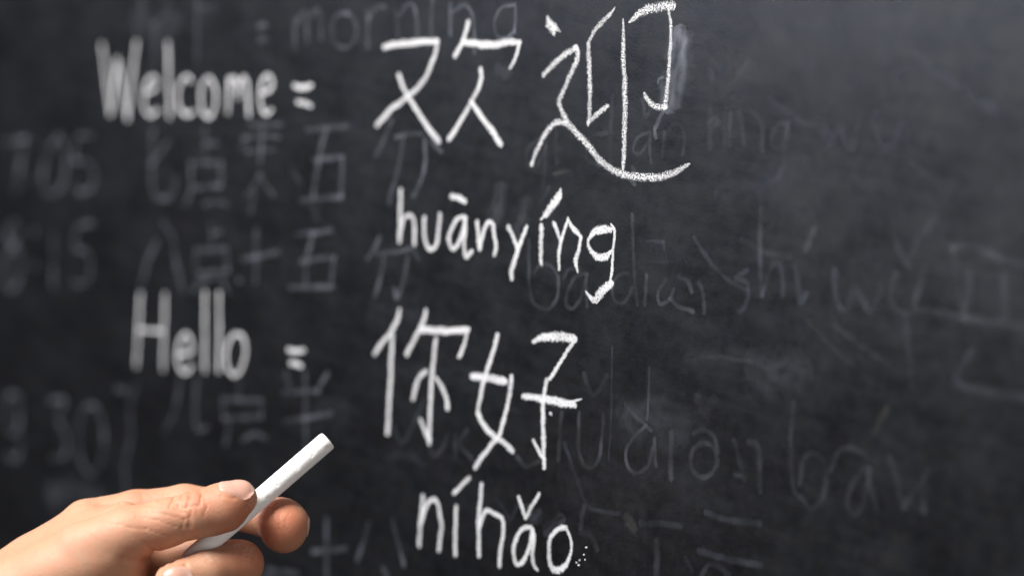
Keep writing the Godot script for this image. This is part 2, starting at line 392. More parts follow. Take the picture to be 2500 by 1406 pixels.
	chalk("chalk_character", "heavy", [[-98.6, -23.2, 3.7, -101.5, -31.2, 3.7, -105.7, -40.5, 3.7, -109.5, -49.9, 3.7, -112.4, -61.3, 3.7], [-112.4, -62.3, 4, -107.6, -68.4, 4.6, -101, -73.1, 4.6, -93.5, -76.1, 4, -88.4, -79.8, 4.6], [-116.2, -43.8, 5, -105.7, -44.4, 5.2, -93.3, -45.6, 5.2], [-88.8, -43.4, 3.7, -89.8, -50.7, 3.7, -92.6, -61.3, 3.7, -97.2, -72, 3.7, -103.8, -78.2, 3.7, -114.3, -89, 4.2], [-73.7, -26, 2.8, -67.8, -24.1, 4.6, -57.9, -23.2, 6.4, -46.3, -24.3, 5.9], [-46.5, -25.4, 2.8, -53.4, -32.9, 2.9, -62.4, -43.7, 3.1], [-64.6, -44.4, 3.3, -66.3, -49.9, 3.5, -67.3, -60.3, 3.9, -66.9, -71.3, 3.9, -66.4, -86.5, 3.7], [-73.7, -73.9, 2.6, -68.7, -80.5, 3.1, -66.3, -82.6, 2.8], [-80.3, -52.9, 4.2, -68.7, -53.3, 5.2, -56.1, -54.7, 5.9, -46.3, -55.9, 4.6], [-49, -54.5, 2.8, -41.5, -52.8, 0.9], [-61.9, -60.3, 1.8, -61.6, -60.8, 1.8]])
	word("chalk_word", "white chalk pinyin word ni hao under the characters")
	chalk("chalk_letter", "heavy", [[-152.6, -105.6, 3.3, -154, -116.4, 3.3, -155.3, -131, 3.3], [-154.2, -120.1, 3.3, -151.3, -113, 3.3, -148.2, -108.7, 3.3, -143.6, -106.9, 3.3, -140.8, -110.1, 3.3, -139.6, -116.4, 3.3, -138.6, -120.9, 3.3, -139.9, -125.9, 3.3, -140.4, -132.3, 3.3]])
	chalk("chalk_letter", "heavy", [[-118.7, -94.5, 3.3, -124.5, -99.1, 3.3, -129.4, -102.8, 3.3], [-128.1, -109.7, 3.3, -128.4, -117, 3.3, -128.7, -126, 3.3, -128.7, -133.7, 3.3]])
	chalk("chalk_letter", "heavy", [[-109.7, -97.4, 3.3, -110.6, -105.5, 3.3, -111.9, -115.8, 3.3, -111.6, -124.8, 3.3, -111.6, -132.8, 3.3], [-111.5, -118.9, 3.3, -109, -113.4, 3.3, -106.2, -110.2, 3.3, -100.8, -111.1, 3.3, -95.2, -113.4, 3.3, -94.3, -118.2, 3.3, -95.4, -124.9, 3.3, -96.7, -131.2, 3.3, -97.1, -136.6, 3.3]])
	chalk("chalk_letter", "heavy", [[-83.8, -102.1, 2.9, -82, -105.9, 2.9, -78.9, -111.9, 2.5], [-69.8, -99.7, 2.7, -74, -105, 2.9, -78.8, -111.6, 2.7], [-75.1, -116.4, 3.3, -79.5, -116.5, 3.3, -83.8, -120.1, 3.3, -86.9, -125.2, 3.3, -87.3, -130, 3.3, -85.8, -134.2, 3.3, -83.3, -135.1, 3.3, -79.5, -131.6, 3.3, -76.4, -125.7, 3.3, -74.6, -117.2, 3.3], [-73.9, -117.2, 2.9, -73.4, -122, 3.3, -74.3, -128.6, 3.3, -73.5, -133.8, 3.3, -70.9, -136.6, 2.2]])
	chalk("chalk_letter", "heavy", [[-52.2, -114.6, 4.1, -57, -116, 3.4, -61.8, -120.2, 3.2, -63.3, -125.6, 3.2, -62.7, -131.2, 3.8, -60.6, -134.9, 4.5, -57, -135.7, 5, -52.2, -132.9, 4, -49.5, -128, 2.5, -48, -123.5, 2.2, -49.2, -118.5, 2.2, -51.9, -115, 2.3]])
	word("faint_writing", "faint half-erased word morning along the top")
	faint("faint_character", 0.074, 0, [[-392, 166.5, 3.6, -388.9, 156.8, 3.6, -379.4, 151.3, 3.6, -369.3, 155.7, 3.6, -365.5, 164.2, 3.6], [-379.4, 151.3, 3.6, -379.4, 140, 3.6, -379.4, 127.8, 3.6]])
	faint("faint_character", 0.074, 0, [[-338.9, 162.9, 3.6, -339.3, 143.6, 3.6, -339.6, 125.2, 3.6], [-338.1, 157.1, 3.6, -323.3, 156.8, 3.6]])
	faint("faint_colon", 0.104, 0, [[-284.3, 143.3, 5, -278.6, 143.2, 5], [-283.6, 135.5, 5, -278.9, 135.7, 5]])
	faint("faint_letter", 0.097, 0, [[-254.3, 145.2, 3.6, -253.7, 137.2, 3.6, -253.7, 127.5, 3.6], [-252.6, 142.4, 3.6, -246.2, 148.5, 3.6, -244.1, 141.8, 3.6, -243.5, 131.2, 3.6], [-242.8, 144.3, 3.6, -235.4, 148.2, 3.6, -232.7, 141.7, 3.6, -231.4, 132.1, 3.6]])
	faint("faint_letter", 0.097, 0, [[-211.7, 144.5, 3.6, -207.4, 142.5, 3.6, -204.4, 139, 3.6, -203.3, 134.8, 3.6, -204.4, 130.8, 3.6, -207.3, 127.7, 3.6, -211.5, 126.2, 3.6, -216.2, 126.7, 3.6, -220.3, 129.1, 3.6, -223, 132.8, 3.6, -223.7, 137.1, 3.6, -222.3, 141, 3.6, -219, 143.8, 3.6, -214.5, 144.8, 3.6, -209.9, 143.9, 3.6]])
	faint("faint_letter", 0.104, 0, [[-194.7, 144.7, 3.6, -194.7, 134.5, 3.6, -194.7, 125.1, 3.6], [-194.1, 139.6, 3.6, -189, 145, 3.6, -181.3, 145.7, 3.6]])
	faint("faint_letter", 0.104, 0, [[-173.2, 143, 3.4, -171.9, 136.2, 3.4, -171.3, 129.4, 3.4], [-170.3, 139.8, 3.4, -163.8, 145.4, 3.4, -158.3, 142.6, 3.4, -156.4, 128.3, 3.4]])
	faint("faint_letter", 0.104, 0, [[-145.5, 145.7, 3.4, -146.1, 135.8, 3.4, -146.4, 127.5, 3.4]])
	faint("faint_letter", 0.104, 0, [[-132.2, 142.9, 3.4, -132.2, 135.5, 3.4, -132.2, 127.3, 3.4], [-130.1, 138.7, 3.4, -122.1, 141.3, 3.4, -116.3, 135.9, 3.4, -115.1, 126.9, 3.4, -114.5, 117, 3.4]])
	faint("faint_letter", 0.149, 0, [[-86.9, 138.4, 2.4, -96, 137.5, 2.4, -100.8, 130.6, 2.4, -98.9, 124.4, 2.4, -92.6, 122.6, 2.4, -86.9, 125.6, 2.4], [-86.3, 138.5, 2.4, -86.1, 131.9, 2.4, -86.6, 124.7, 2.4]])
	word("faint_writing", "faint half-erased time 7:05 and Chinese characters")
	faint("faint_numeral", 0.140, 0, [[-534.1, 90.1, 4.6, -523.5, 90.6, 4.6, -510.9, 91.5, 4.6], [-510.9, 91.5, 4.6, -515.4, 79.6, 4.6, -520.6, 59.8, 4.6]])
	faint("faint_colon", 0.093, 0, [[-501.9, 89.7, 4.4, -502.3, 88.1, 4.4], [-503.4, 67.2, 4.4, -503.6, 65.6, 4.4]])
	faint("faint_numeral", 0.130, 0, [[-475.2, 91.8, 4.2, -486.1, 83.4, 4.2, -492.1, 70.6, 4.2, -490, 59.8, 4.2, -481.4, 56.4, 4.2, -471.4, 61.9, 4.2, -467.5, 73.3, 4.2, -468.6, 84.9, 4.2, -475.7, 91.8, 4.2]])
	faint("faint_numeral", 0.121, 0, [[-442.5, 90.3, 4.2, -454.5, 90.3, 4.2, -457.9, 84.4, 4.2, -458.8, 76.5, 4.2, -445.5, 75.2, 4.2, -439.2, 67.9, 4.2, -440.7, 60.1, 4.2, -450, 56.9, 4.2, -457.3, 59.7, 4.2]])
	faint("faint_character", 0.112, 0, [[-380.8, 90.1, 4.2, -381.5, 72.8, 4.2, -381.5, 59.2, 4.2, -377, 52.1, 4.2, -367.5, 51.2, 4.2, -360.6, 55.2, 4.2, -358.9, 62.3, 4.2], [-382.2, 71.1, 4.2, -374.4, 77.6, 4.2, -366.4, 83.3, 4.2]])
	faint("faint_character", 0.121, 0, [[-332, 89.1, 4, -332, 75.9, 4], [-332, 81, 4, -321.4, 80.4, 4], [-345.2, 70.4, 4, -330.7, 70.2, 4, -318.4, 69.5, 4], [-318.2, 69.5, 4, -317.1, 57.3, 4], [-317.4, 56.9, 4, -330.7, 56.7, 4, -344.1, 56.4, 4], [-345.2, 70.4, 4, -344.7, 56.4, 4], [-345.2, 54.8, 4, -349.3, 47.4, 4], [-332, 46.8, 4, -328, 48.7, 4, -324, 46.6, 4, -318.7, 48.5, 4, -312.1, 45.7, 4]])
	faint("faint_character", 0.112, 0, [[-291.4, 89.7, 3.8, -264.8, 88.4, 3.8], [-297.2, 82.2, 3.8, -281.2, 83.1, 3.8, -267.1, 81.5, 3.8], [-297.2, 82.2, 3.8, -299.4, 77.9, 3.8], [-281.2, 89.2, 3.8, -283.1, 69.1, 3.8], [-293.9, 75.2, 3.8, -271.1, 75.3, 3.8], [-283.7, 62.1, 3.8, -290.1, 54.8, 3.8, -296.5, 50.2, 3.8], [-283.5, 62.1, 3.8, -278.6, 56.1, 3.8, -272.1, 51, 3.8], [-288.6, 51.6, 3.8, -291.4, 41.9, 3.8]])
	faint("faint_character", 0.121, 0, [[-243.9, 84.6, 4, -227, 84.9, 4, -210.4, 85, 4], [-227.9, 83.5, 4, -233, 71.2, 4, -238.8, 48.6, 4], [-237.5, 68.2, 4, -215.1, 69, 4], [-214.5, 68.8, 4, -216, 48, 4], [-248.7, 46.9, 4, -231.8, 47.7, 4, -215.1, 48, 4]])
	faint("faint_character", 0.121, 0, [[-176.3, 86, 3.4, -181.7, 77.3, 3.4, -188.5, 68.5, 3.4], [-172.7, 77.6, 3.4, -161.7, 78.6, 3.4, -153, 78.2, 3.4], [-167.2, 76.3, 3.4, -171.1, 61.8, 3.4, -178.3, 44.1, 3.4], [-150.8, 75.2, 3.4, -150.8, 63.3, 3.4, -154, 54.6, 3.4, -159.5, 46.9, 3.4], [-145.9, 74.2, 3.4, -138.9, 68.8, 3.4]])
	word("faint_writing", "faint half-erased time 8:15 and Chinese characters")
	faint("faint_numeral", 0.140, 0, [[-523.2, 40.9, 4.4, -530.3, 35.6, 4.4, -528.4, 28.6, 4.4, -520.3, 24.4, 4.4, -515.1, 15.2, 4.4, -519.5, 2.6, 4.4, -528.1, -0.3, 4.4, -535.2, 7.2, 4.4, -534.3, 16.8, 4.4, -525.1, 24.9, 4.4, -517.7, 32.5, 4.4, -519.9, 39.3, 4.4, -523.5, 41.1, 4.4]])
	faint("faint_colon", 0.084, 0, [[-501.1, 35.4, 4.2, -501.1, 33.3, 4.2], [-500.1, 13.8, 4.2, -500.1, 12.4, 4.2]])
	faint("faint_numeral", 0.112, 0, [[-480.7, 34.8, 4.2, -481, 17.7, 4.2, -481.3, 1.6, 4.2]])
	faint("faint_numeral", 0.121, 0, [[-440.7, 38.3, 4.2, -454.5, 36.4, 4.2, -458.2, 24.1, 4.2, -447, 21.9, 4.2, -441.6, 13.8, 4.2, -445.2, 4.7, 4.2, -453.8, 2, 4.2, -459.1, 3.6, 4.2]])
	faint("faint_character", 0.112, 0, [[-377, 26.9, 4.4, -385, 16.8, 4.4, -392.5, 0.7, 4.4], [-371, 37, 4.4, -362.6, 28.8, 4.4, -358.5, 13.3, 4.4, -352, -1.8, 4.4]])
	faint("faint_character", 0.102, 0, [[-326.7, 35.3, 4, -325.3, 25, 4], [-325.3, 30.2, 4, -318.4, 31.9, 4], [-340.1, 21.3, 4, -313.4, 21.8, 4], [-312.8, 21.8, 4, -311.9, 9.7, 4], [-340.1, 21.3, 4, -338.7, 9, 4, -312.1, 9.7, 4], [-338.1, 4, 4, -317.4, 5.2, 4], [-339.4, 4, 4, -341.4, -1.4, 4], [-316.7, 4.8, 4, -311.5, -2.2, 4]])
	faint("faint_character", 0.112, 0, [[-286.3, 31.3, 4.2, -286.5, 17.6, 4.2, -286.9, 3.9, 4.2], [-297.8, 15.9, 4.2, -282.4, 17.6, 4.2, -267.3, 19.8, 4.2], [-302.3, 4.3, 4.2, -300.9, 3.5, 4.2]])
	faint("faint_character", 0.121, 0, [[-251.2, 29, 4, -223.4, 30.3, 4], [-239, 28.8, 4, -244.1, 14.1, 4, -245.1, 1.4, 4], [-248.1, 14.1, 4, -234.2, 15.6, 4, -221.9, 16.1, 4], [-221.5, 16.1, 4, -224.1, 1.4, 4], [-257.4, 0.5, 4, -222.2, 0.6, 4]])
	faint("faint_character", 0.121, 0, [[-185.6, 26.1, 3.4, -189.8, 20.3, 3.4, -194.9, 15.3, 3.4], [-187.3, 17.9, 3.4, -174, 18.5, 3.4, -162.1, 20.3, 3.4], [-182.1, 15.2, 3.4, -184.4, 6.8, 3.4, -189, -4.4, 3.4], [-164, 15.6, 3.4, -166.4, 5.6, 3.4, -172.2, -5.2, 3.4, -174, -0.4, 3.4], [-160.5, 20.3, 3.4, -155.8, 15, 3.4]])
	word("faint_writing", "faint half-erased time 9:30 and Chinese characters")
	faint("faint_numeral", 0.130, 0, [[-518.3, -66.5, 4.4, -528.1, -65.9, 4.4, -533.6, -76, 4.4, -530, -87.7, 4.4, -520.6, -88, 4.4, -516.7, -76.3, 4.4, -518, -66.5, 4.4], [-516.7, -80.8, 4.4, -516.7, -98.9, 4.4, -522.2, -105.7, 4.4, -530, -103.2, 4.4]])
	faint("faint_colon", 0.084, 0, [[-496, -73, 4.2, -496.3, -75.1, 4.2], [-497.1, -91.7, 4.2, -497.6, -93.7, 4.2]])
	faint("faint_numeral", 0.121, 0, [[-484.1, -68.1, 4.4, -469.5, -67.3, 4.4, -475.7, -78.3, 4.4, -468, -87.8, 4.4, -468, -99.7, 4.4, -482.2, -102.8, 4.4]])
	faint("faint_numeral", 0.102, 0, [[-439.5, -69.2, 4.4, -433.9, -72.7, 4.4, -430.1, -79.6, 4.4, -428.7, -88.5, 4.4, -430, -97.6, 4.4, -433.7, -104.9, 4.4, -439.2, -109.1, 4.4, -445.2, -109, 4.4, -450.6, -104.8, 4.4, -454.1, -97.4, 4.4, -455, -88.1, 4.4, -453.1, -79.2, 4.4, -448.8, -72.4, 4.4, -443.1, -69.2, 4.4, -437.1, -70.2, 4.4]])
	faint("faint_bracket", 0.093, 0, [[-415.9, -59.2, 4.4, -407.2, -59.4, 4.4], [-396.4, -54.8, 4.4, -402.5, -67.9, 4.4, -401.7, -83.2, 4.4, -404.3, -93.6, 4.4, -408.3, -104.2, 4.4, -406.4, -119.5, 4.4]])
	faint("faint_character", 0.093, 0, [[-354.8, -50.3, 4.2, -360.3, -70.6, 4.2, -370.3, -81.9, 4.2], [-339.8, -50.8, 4.2, -341.2, -69.9, 4.2, -338.5, -79.8, 4.2, -330.4, -77.8, 4.2]])
	faint("faint_character", 0.093, 0, [[-301.7, -50.6, 4, -301.7, -58.9, 4], [-316.1, -61.8, 4, -282.4, -61.3, 4], [-281.9, -61.3, 4, -282.2, -70.2, 4], [-282.4, -70.5, 4, -314.8, -72.4, 4], [-316.1, -61.8, 4, -315, -72.4, 4], [-310.6, -74.5, 4, -313.4, -86.1, 4], [-299.1, -84.2, 4, -288.8, -80.1, 4, -278.4, -81.7, 4]])
	faint("faint_character", 0.112, 0, [[-261.1, -45.9, 4, -258.4, -52.6, 4], [-226.7, -45, 4, -233.9, -52.8, 4], [-262.3, -56.1, 4, -234.2, -54.9, 4], [-245.1, -44.7, 4, -245.1, -65.6, 4, -244.8, -86.1, 4], [-262.3, -72, 4, -243.9, -69.7, 4, -224.3, -66.3, 4]])
	word("faint_writing", "faint half-erased characters along the bottom")
	faint("faint_character", 0.101, 0, [[-227.6, -122.3, 4.4, -227.7, -136.4, 4.4, -227.4, -152.8, 4.4], [-239, -140.5, 4.4, -212.7, -137, 4.4]])
	faint("faint_character", 0.093, 0, [[-194.1, -123.1, 4.2, -198.1, -132.6, 4.2, -202.8, -142.2, 4.2]])
	faint("faint_character", 0.101, 0, [[-175.6, -119.7, 4.2, -172, -129.2, 4.2, -166.8, -141.8, 4.2], [-182.4, -145.3, 4.2, -179.6, -148.8, 4.2]])
	faint("faint_stroke", 0.093, 0, [[-277.4, -153.4, 4.4, -251.2, -153.4, 4.4]])
	faint("faint_stroke", 0.093, 0, [[-288.8, -158, 4.4, -266.1, -157.6, 4.4]])
	word("faint_writing", "faint half-erased pinyin qi dian ling wu")
	faint("faint_letter", 0.028, 0, [[-70.6, 71.4, 3.6, -76.8, 68.3, 3.6, -78.3, 62.8, 3.6, -75.1, 58.4, 3.6, -69.5, 61.6, 3.6, -65.7, 68.2, 3.6], [-65.3, 70.7, 3.6, -65.9, 57.3, 3.6, -67.7, 42.1, 3.6, -63.3, 48.3, 3.6]])
	faint("faint_letter", 0.025, 0, [[-58.3, 73.8, 3.9, -58.3, 67.1, 3.9, -58.3, 60.4, 3.9]])
	faint("faint_letter", 0.025, 0, [[-25.2, 72.7, 3.6, -35.3, 72.3, 3.6, -37.9, 66.7, 3.6, -37.9, 60.9, 3.6, -30.2, 58.1, 3.6], [-21.5, 90.2, 3.6, -22.6, 73.8, 3.6, -23.2, 58.2, 3.6]])
	faint("faint_letter", 0.046, 0, [[1, 71.9, 2.6, -6.3, 69.4, 2.6, -8.5, 63.8, 2.6, -4.2, 62.3, 2.6, 0.2, 66.3, 2.6, 2.4, 71.1, 2.6], [2.4, 71.9, 2.6, 1.8, 64.6, 2.6, 2.7, 58.1, 2.6]])
	faint("faint_letter", 0.040, 0, [[10.7, 71.5, 2.9, 10.2, 65.9, 2.9, 9.6, 60.7, 2.9], [11.3, 70.7, 2.9, 16.8, 75.2, 2.9, 21.3, 74.2, 2.9, 23, 68.5, 2.9, 22.1, 61.4, 2.9]])
	faint("faint_tone_mark", 0.025, 0, [[-2.7, 87.5, 3.1, -1.2, 81.8, 3.1, -0.3, 78.9, 3.1, 2.9, 82.4, 3.1]])
	faint("faint_letter", 0.022, 0, [[39.7, 96.9, 4.4, 38.6, 79.6, 4.4, 38.4, 63, 4.4]])
	faint("faint_letter", 0.037, 0, [[47.6, 80.7, 3.4, 47.2, 72.9, 3.4, 46.8, 65, 3.4], [37.8, 74.9, 3.4, 40.9, 76.3, 3.4, 44.5, 74.6, 3.4, 41.4, 73.6, 3.4]])
	faint("faint_letter", 0.028, 0, [[50.3, 78.2, 3.9, 50.1, 71.2, 3.9, 49.9, 64.1, 3.9], [55.2, 78.8, 3.9, 63.2, 78.3, 3.9, 68.2, 72.3, 3.9, 68.8, 61, 3.9], [56.2, 77.9, 3.9, 58.4, 64.6, 3.9]])
	faint("faint_letter", 0.034, 0, [[83.2, 72.7, 3.9, 76.6, 71.3, 3.9, 74.1, 63.9, 3.9, 78.9, 61.4, 3.9, 83, 70.4, 3.9], [83.2, 72.7, 3.9, 81.2, 57.4, 3.9, 77.3, 47.6, 3.9, 72.2, 48.7, 3.9]])
	faint("faint_tone_mark", 0.025, 0, [[61.2, 101, 3.9, 55.2, 95.2, 3.9, 48.6, 89.7, 3.9]])
	faint("faint_letter", 0.025, 1, [[103, 77.1, 4.7, 103.6, 68.7, 4.7, 105.2, 61.7, 4.7, 111.6, 68.3, 4.7, 117.4, 59.8, 4.7, 120.9, 67.9, 4.7, 122.8, 75.3, 4.7]])
	faint("faint_letter", 0.025, 1, [[131.1, 74.9, 4.7, 131.5, 67.4, 4.7, 133.3, 61.4, 4.7, 139.2, 60.2, 4.7, 143.9, 71.2, 4.7]])
	word("faint_writing", "faint half-erased pinyin ba dian shi wu fen")
	faint("faint_letter", 0.065, 0, [[-76.6, 23.2, 3.1, -76.8, 10.9, 3.1, -76, -1, 3.1, -72.8, -7.9, 3.1, -64.7, -10.3, 3.1, -57.9, -5.2, 3.1, -57, 4.9, 3.1, -62.2, 10.8, 3.1, -68.9, 11.7, 3.1, -72.8, 7.5, 3.1]])
	faint("faint_letter", 0.054, 0, [[-39, 6.9, 3.1, -44.8, 5.7, 3.1, -50.5, -1, 3.1, -51.7, -7.7, 3.1, -47.1, -9.5, 3.1, -41.3, -3.5, 3.1, -38.1, 6.5, 3.1], [-37.9, 6.5, 3.1, -38.4, -1, 3.1, -37.9, -8.8, 3.1], [-53.1, 4.9, 3.1, -49.6, 8.9, 3.1, -42.5, 9.2, 3.1]])
	faint("faint_letter", 0.050, 0, [[-12.2, 7.2, 2.9, -18.8, 5.4, 2.9, -21.7, -0.5, 2.9, -19.9, -6, 2.9, -14, -6.8, 2.9, -8.9, -0.1, 2.9], [-9.1, 34.1, 2.9, -8.2, 14.5, 2.9, -7.4, 2.3, 2.9, -5.6, -7.6, 2.9]])
	faint("faint_letter", 0.046, 0, [[-0.3, 6, 3.1, -0.6, -0.9, 3.1, -0.9, -7.6, 3.1]])
	faint("faint_letter", 0.054, 0, [[11.7, 4.1, 3.1, 7.4, -1.7, 3.1, 8.1, -7.5, 3.1, 14.2, -5.3, 3.1, 16.8, -0.5, 3.1], [14.2, -4.9, 3.1, 20, -8.9, 3.1, 28.4, -10.6, 3.1]])
	faint("faint_letter", 0.046, 0, [[31.8, 2.3, 3.4, 34.2, -1.7, 3.4, 35.1, -11.2, 3.4], [20, 5.1, 3.4, 25.3, 3.1, 3.4, 27.4, -1.7, 3.4]])
	faint("faint_tone_mark", 0.035, 1, [[1.3, 12.4, 2.3, 7.2, 12.1, 2.3, 13.1, 11.9, 2.3], [0.7, 21.7, 2.3, 10.4, 21.4, 2.3], [10.2, 21.5, 2.3, 12, 13.5, 2.3]])
	faint("faint_letter", 0.054, 1, [[29, 23.1, 3.4, 35.7, 15, 3.4, 44.2, 7, 3.4, 52.6, 1.9, 3.4, 60, -0.6, 3.4], [60.2, 7.8, 3.4, 53, 4.2, 3.4, 59.8, 2.5, 3.4, 60.9, -3.1, 3.4, 58.1, -9.2, 3.4, 55.2, -10.4, 3.4]])
	faint("faint_letter", 0.050, 1, [[68.4, 34.6, 3.9, 67.5, 17.5, 3.9, 68.4, -3.1, 3.9], [69.1, -3.1, 3.9, 73.5, 8.6, 3.9, 77.3, 11.2, 3.9, 80, 6.1, 3.9, 80.4, -3.4, 3.9]])
	faint("faint_letter", 0.058, 1, [[87.5, 9.2, 4.7, 88.9, 1.9, 4.7, 89.8, -6.5, 4.7, 93.3, -3, 4.7]])
	faint("faint_tone_mark", 0.046, 0, [[98.4, 25.9, 4.2, 95.9, 21, 4.2, 93.3, 16.4, 4.2]])
	faint("faint_letter", 0.050, 1, [[108.8, 7.7, 4.4, 109.2, -2.3, 4.4, 114.1, -9.9, 4.4, 120.1, -0.6, 4.4, 127.5, -10.1, 4.4, 131.5, -5, 4.4, 133.7, 0.5, 4.4]])
	faint("faint_letter", 0.038, 0, [[141.2, 5.9, 4.7, 138.4, -2.3, 4.7, 139.6, -7.7, 4.7, 144.3, -10.3, 4.7, 149.3, -10, 4.7, 152.1, -2.2, 4.7, 155.7, 8.5, 4.7]])
	faint("faint_tone_mark", 0.031, 1, [[140.2, 22.1, 4.7, 143.9, 14.6, 4.7, 147.6, 9.2, 4.7], [152.1, 19.9, 4.7, 148, 11.2, 4.7], [146, -10.3, 4.7, 147.6, -23.8, 4.7, 149.4, -40.6, 4.7], [161.4, 29.8, 4.7, 152.5, 20.2, 4.7]])
	faint("faint_letter", 0.042, 0, [[170, 17, 4.9, 180.4, 17.2, 4.9, 188.9, 13.5, 4.9, 204.9, 8.8, 4.9], [169.8, 16.4, 4.9, 171.3, 5.7, 4.9, 173.3, -3.5, 4.9, 175.7, -12.1, 4.9], [153.3, -9.5, 4.9, 166.2, -10.7, 4.9, 177.3, -12.7, 4.9, 188.1, -13.6, 4.9, 204.9, -15.4, 4.9]])
	faint("faint_letter", 0.035, 1, [[194.7, 5.6, 4.7, 194.9, -2.8, 4.7, 195.2, -11.9, 4.7], [172.5, 11, 4.7, 178, 4.4, 4.7, 176.5, -7.5, 4.7]])
	faint("faint_stroke", 0.046, 1, [[179.2, -25.6, 5.2, 173.3, -33.9, 5.2, 172.7, -39.3, 5.2, 185.1, -41.9, 5.2, 204.9, -44.5, 5.2]])
	word("faint_writing", "faint half-erased pinyin jiu dian ban")
	faint("faint_letter", 0.038, 0, [[-174.7, -71.5, 3.6, -169, -79.5, 3.6, -161.4, -72, 3.6, -150.9, -55.6, 3.6]])
	faint("faint_letter", 0.042, 0, [[-147.2, -80.9, 3.9, -143.4, -84.8, 3.9, -137, -79.4, 3.9, -134.1, -73.2, 3.9]])
	faint("faint_letter", 0.042, 0, [[-128.7, -74, 3.9, -128.7, -84.7, 3.9], [-119.8, -70.9, 3.9, -125.6, -78, 3.9, -116.2, -85.1, 3.9]])
	faint("faint_letter", 0.046, 0, [[-85, -82.2, 3.9, -78.7, -86.8, 3.9, -70, -83.7, 3.9]])
	faint("faint_letter", 0.046, 0, [[-54.7, -59.9, 3.6, -55.8, -70.9, 3.6, -57.1, -82.6, 3.6]])
	faint("faint_letter", 0.054, 0, [[-43, -59.5, 3.1, -43.6, -71.9, 3.1, -42.5, -80.3, 3.1, -36.8, -85.4, 3.1, -30.5, -81.2, 3.1, -28.5, -71.2, 3.1, -27.2, -59.7, 3.1]])
	faint("faint_tone_mark", 0.035, 0, [[-39.8, -40.9, 3.9, -37.4, -46.2, 3.9, -33.2, -50.9, 3.9, -25.1, -41.3, 3.9]])
	faint("faint_letter", 0.062, 0, [[-13.5, -54.3, 3.1, -5.9, -60.4, 3.1, 2.7, -65.7, 3.1], [-0.6, -63.8, 3.1, -8.4, -69.9, 3.1, -13, -76.6, 3.1, -11.1, -83.7, 3.1, -5.9, -86, 3.1, 0.7, -82.5, 3.1, 3.4, -74.3, 3.1], [5, -69.7, 3.1, 5.2, -76.5, 3.1, 6, -82, 3.1]])
	faint("faint_letter", 0.038, 0, [[15.3, -66.3, 4.2, 14.9, -76.7, 4.2, 15.3, -87.5, 4.2]])
	faint("faint_letter", 0.042, 0, [[28.8, -66.1, 3.6, 34.6, -64.2, 3.6, 41.1, -67.4, 3.6, 43.2, -73.9, 3.6], [36.2, -70.3, 3.6, 39.5, -71.5, 3.6, 41.8, -74.1, 3.6, 42.7, -77.5, 3.6, 41.9, -81, 3.6, 39.6, -83.8, 3.6, 36.3, -85.4, 3.6, 32.7, -85.5, 3.6, 29.5, -84, 3.6, 27.4, -81.2, 3.6, 26.9, -77.7, 3.6, 28, -74.3, 3.6, 30.6, -71.6, 3.6, 34, -70.3, 3.6, 37.6, -70.6, 3.6]])
	faint("faint_letter", 0.038, 0, [[52.7, -68.3, 3.9, 55.5, -76.9, 3.9, 58.5, -85.8, 3.9], [61.3, -68.7, 3.9, 66.5, -70.3, 3.9, 67.6, -90, 3.9], [53.4, -83.7, 3.9, 56, -84.3, 3.9]])
	faint("faint_tone_mark", 0.023, 0, [[31.2, -50.2, 7.8, 35.6, -55.9, 7.8, 40.4, -50.6, 7.8]])
	faint("faint_letter", 0.038, 0, [[86.4, -50.5, 3.9, 84.8, -67.7, 3.9, 86.4, -87, 3.9, 90.7, -91.9, 3.9, 96.4, -96.1, 3.9, 102, -91.2, 3.9, 104.5, -82.1, 3.9, 102.1, -74.7, 3.9, 96, -72, 3.9, 91.5, -75.3, 3.9, 89.9, -85.5, 3.9]])
	faint("faint_letter", 0.038, 0, [[106.8, -78.8, 4.2, 111.1, -70.7, 4.2, 118.6, -68.7, 4.2, 127.2, -72.6, 4.2, 130.7, -73.9, 4.2], [126.8, -75.9, 4.2, 119.4, -82.6, 4.2, 115.6, -91.7, 4.2, 118.6, -97.2, 4.2, 123.3, -93.7, 4.2, 126, -84.7, 4.2, 127.2, -77.7, 4.2], [127.3, -77.7, 4.2, 128.1, -84.6, 4.2, 131.4, -93.5, 4.2]])
	faint("faint_letter", 0.035, 0, [[138.1, -71.9, 4.4, 141.7, -80.1, 4.4, 143.4, -88.1, 4.4, 145.1, -92.6, 4.4], [145.5, -92.3, 4.4, 149.3, -87.1, 4.4, 154.5, -81.5, 4.4, 157.1, -76.2, 4.4], [155.4, -79.3, 4.4, 154.7, -85.5, 4.4, 155.6, -93.2, 4.4]])
	faint("faint_tone_mark", 0.035, 2, [[136.6, -50.7, 4.4, 133.3, -56.1, 4.4, 130.1, -61.6, 4.4]])
	word("stray_chalk_marks", "faint stray bluish chalk lines")
	faint("faint_stroke", 0.048, 1, [[36.1, -101.7, 4.4, 48, -104.2, 4.4, 67.1, -104.5, 4.4]])
	faint("faint_stroke", 0.048, 1, [[32.2, -119.3, 4.7, 48, -121.7, 4.7, 68, -122.8, 4.7]])
	faint("faint_stroke", 0.044, 1, [[-3.8, -109.4, 4.4, 9.2, -108.7, 4.4, 20.5, -108.9, 4.4]])
	faint("faint_stroke", 0.034, 2, [[-12, -107.5, 7.8, -8.4, -111.8, 7.8]])
	faint("faint_stroke", 0.038, 1, [[-52.8, -74.6, 3.4, -45.3, -88.9, 3.4, -39.5, -100.9, 3.4, -32.6, -105.1, 3.4, -16.6, -105.7, 3.4]])
	faint("faint_stroke", 0.044, 1, [[-21.5, -27.5, 1.8, -22, -43.5, 1.8, -22.2, -58.7, 1.8, -23.9, -80.9, 1.8]])
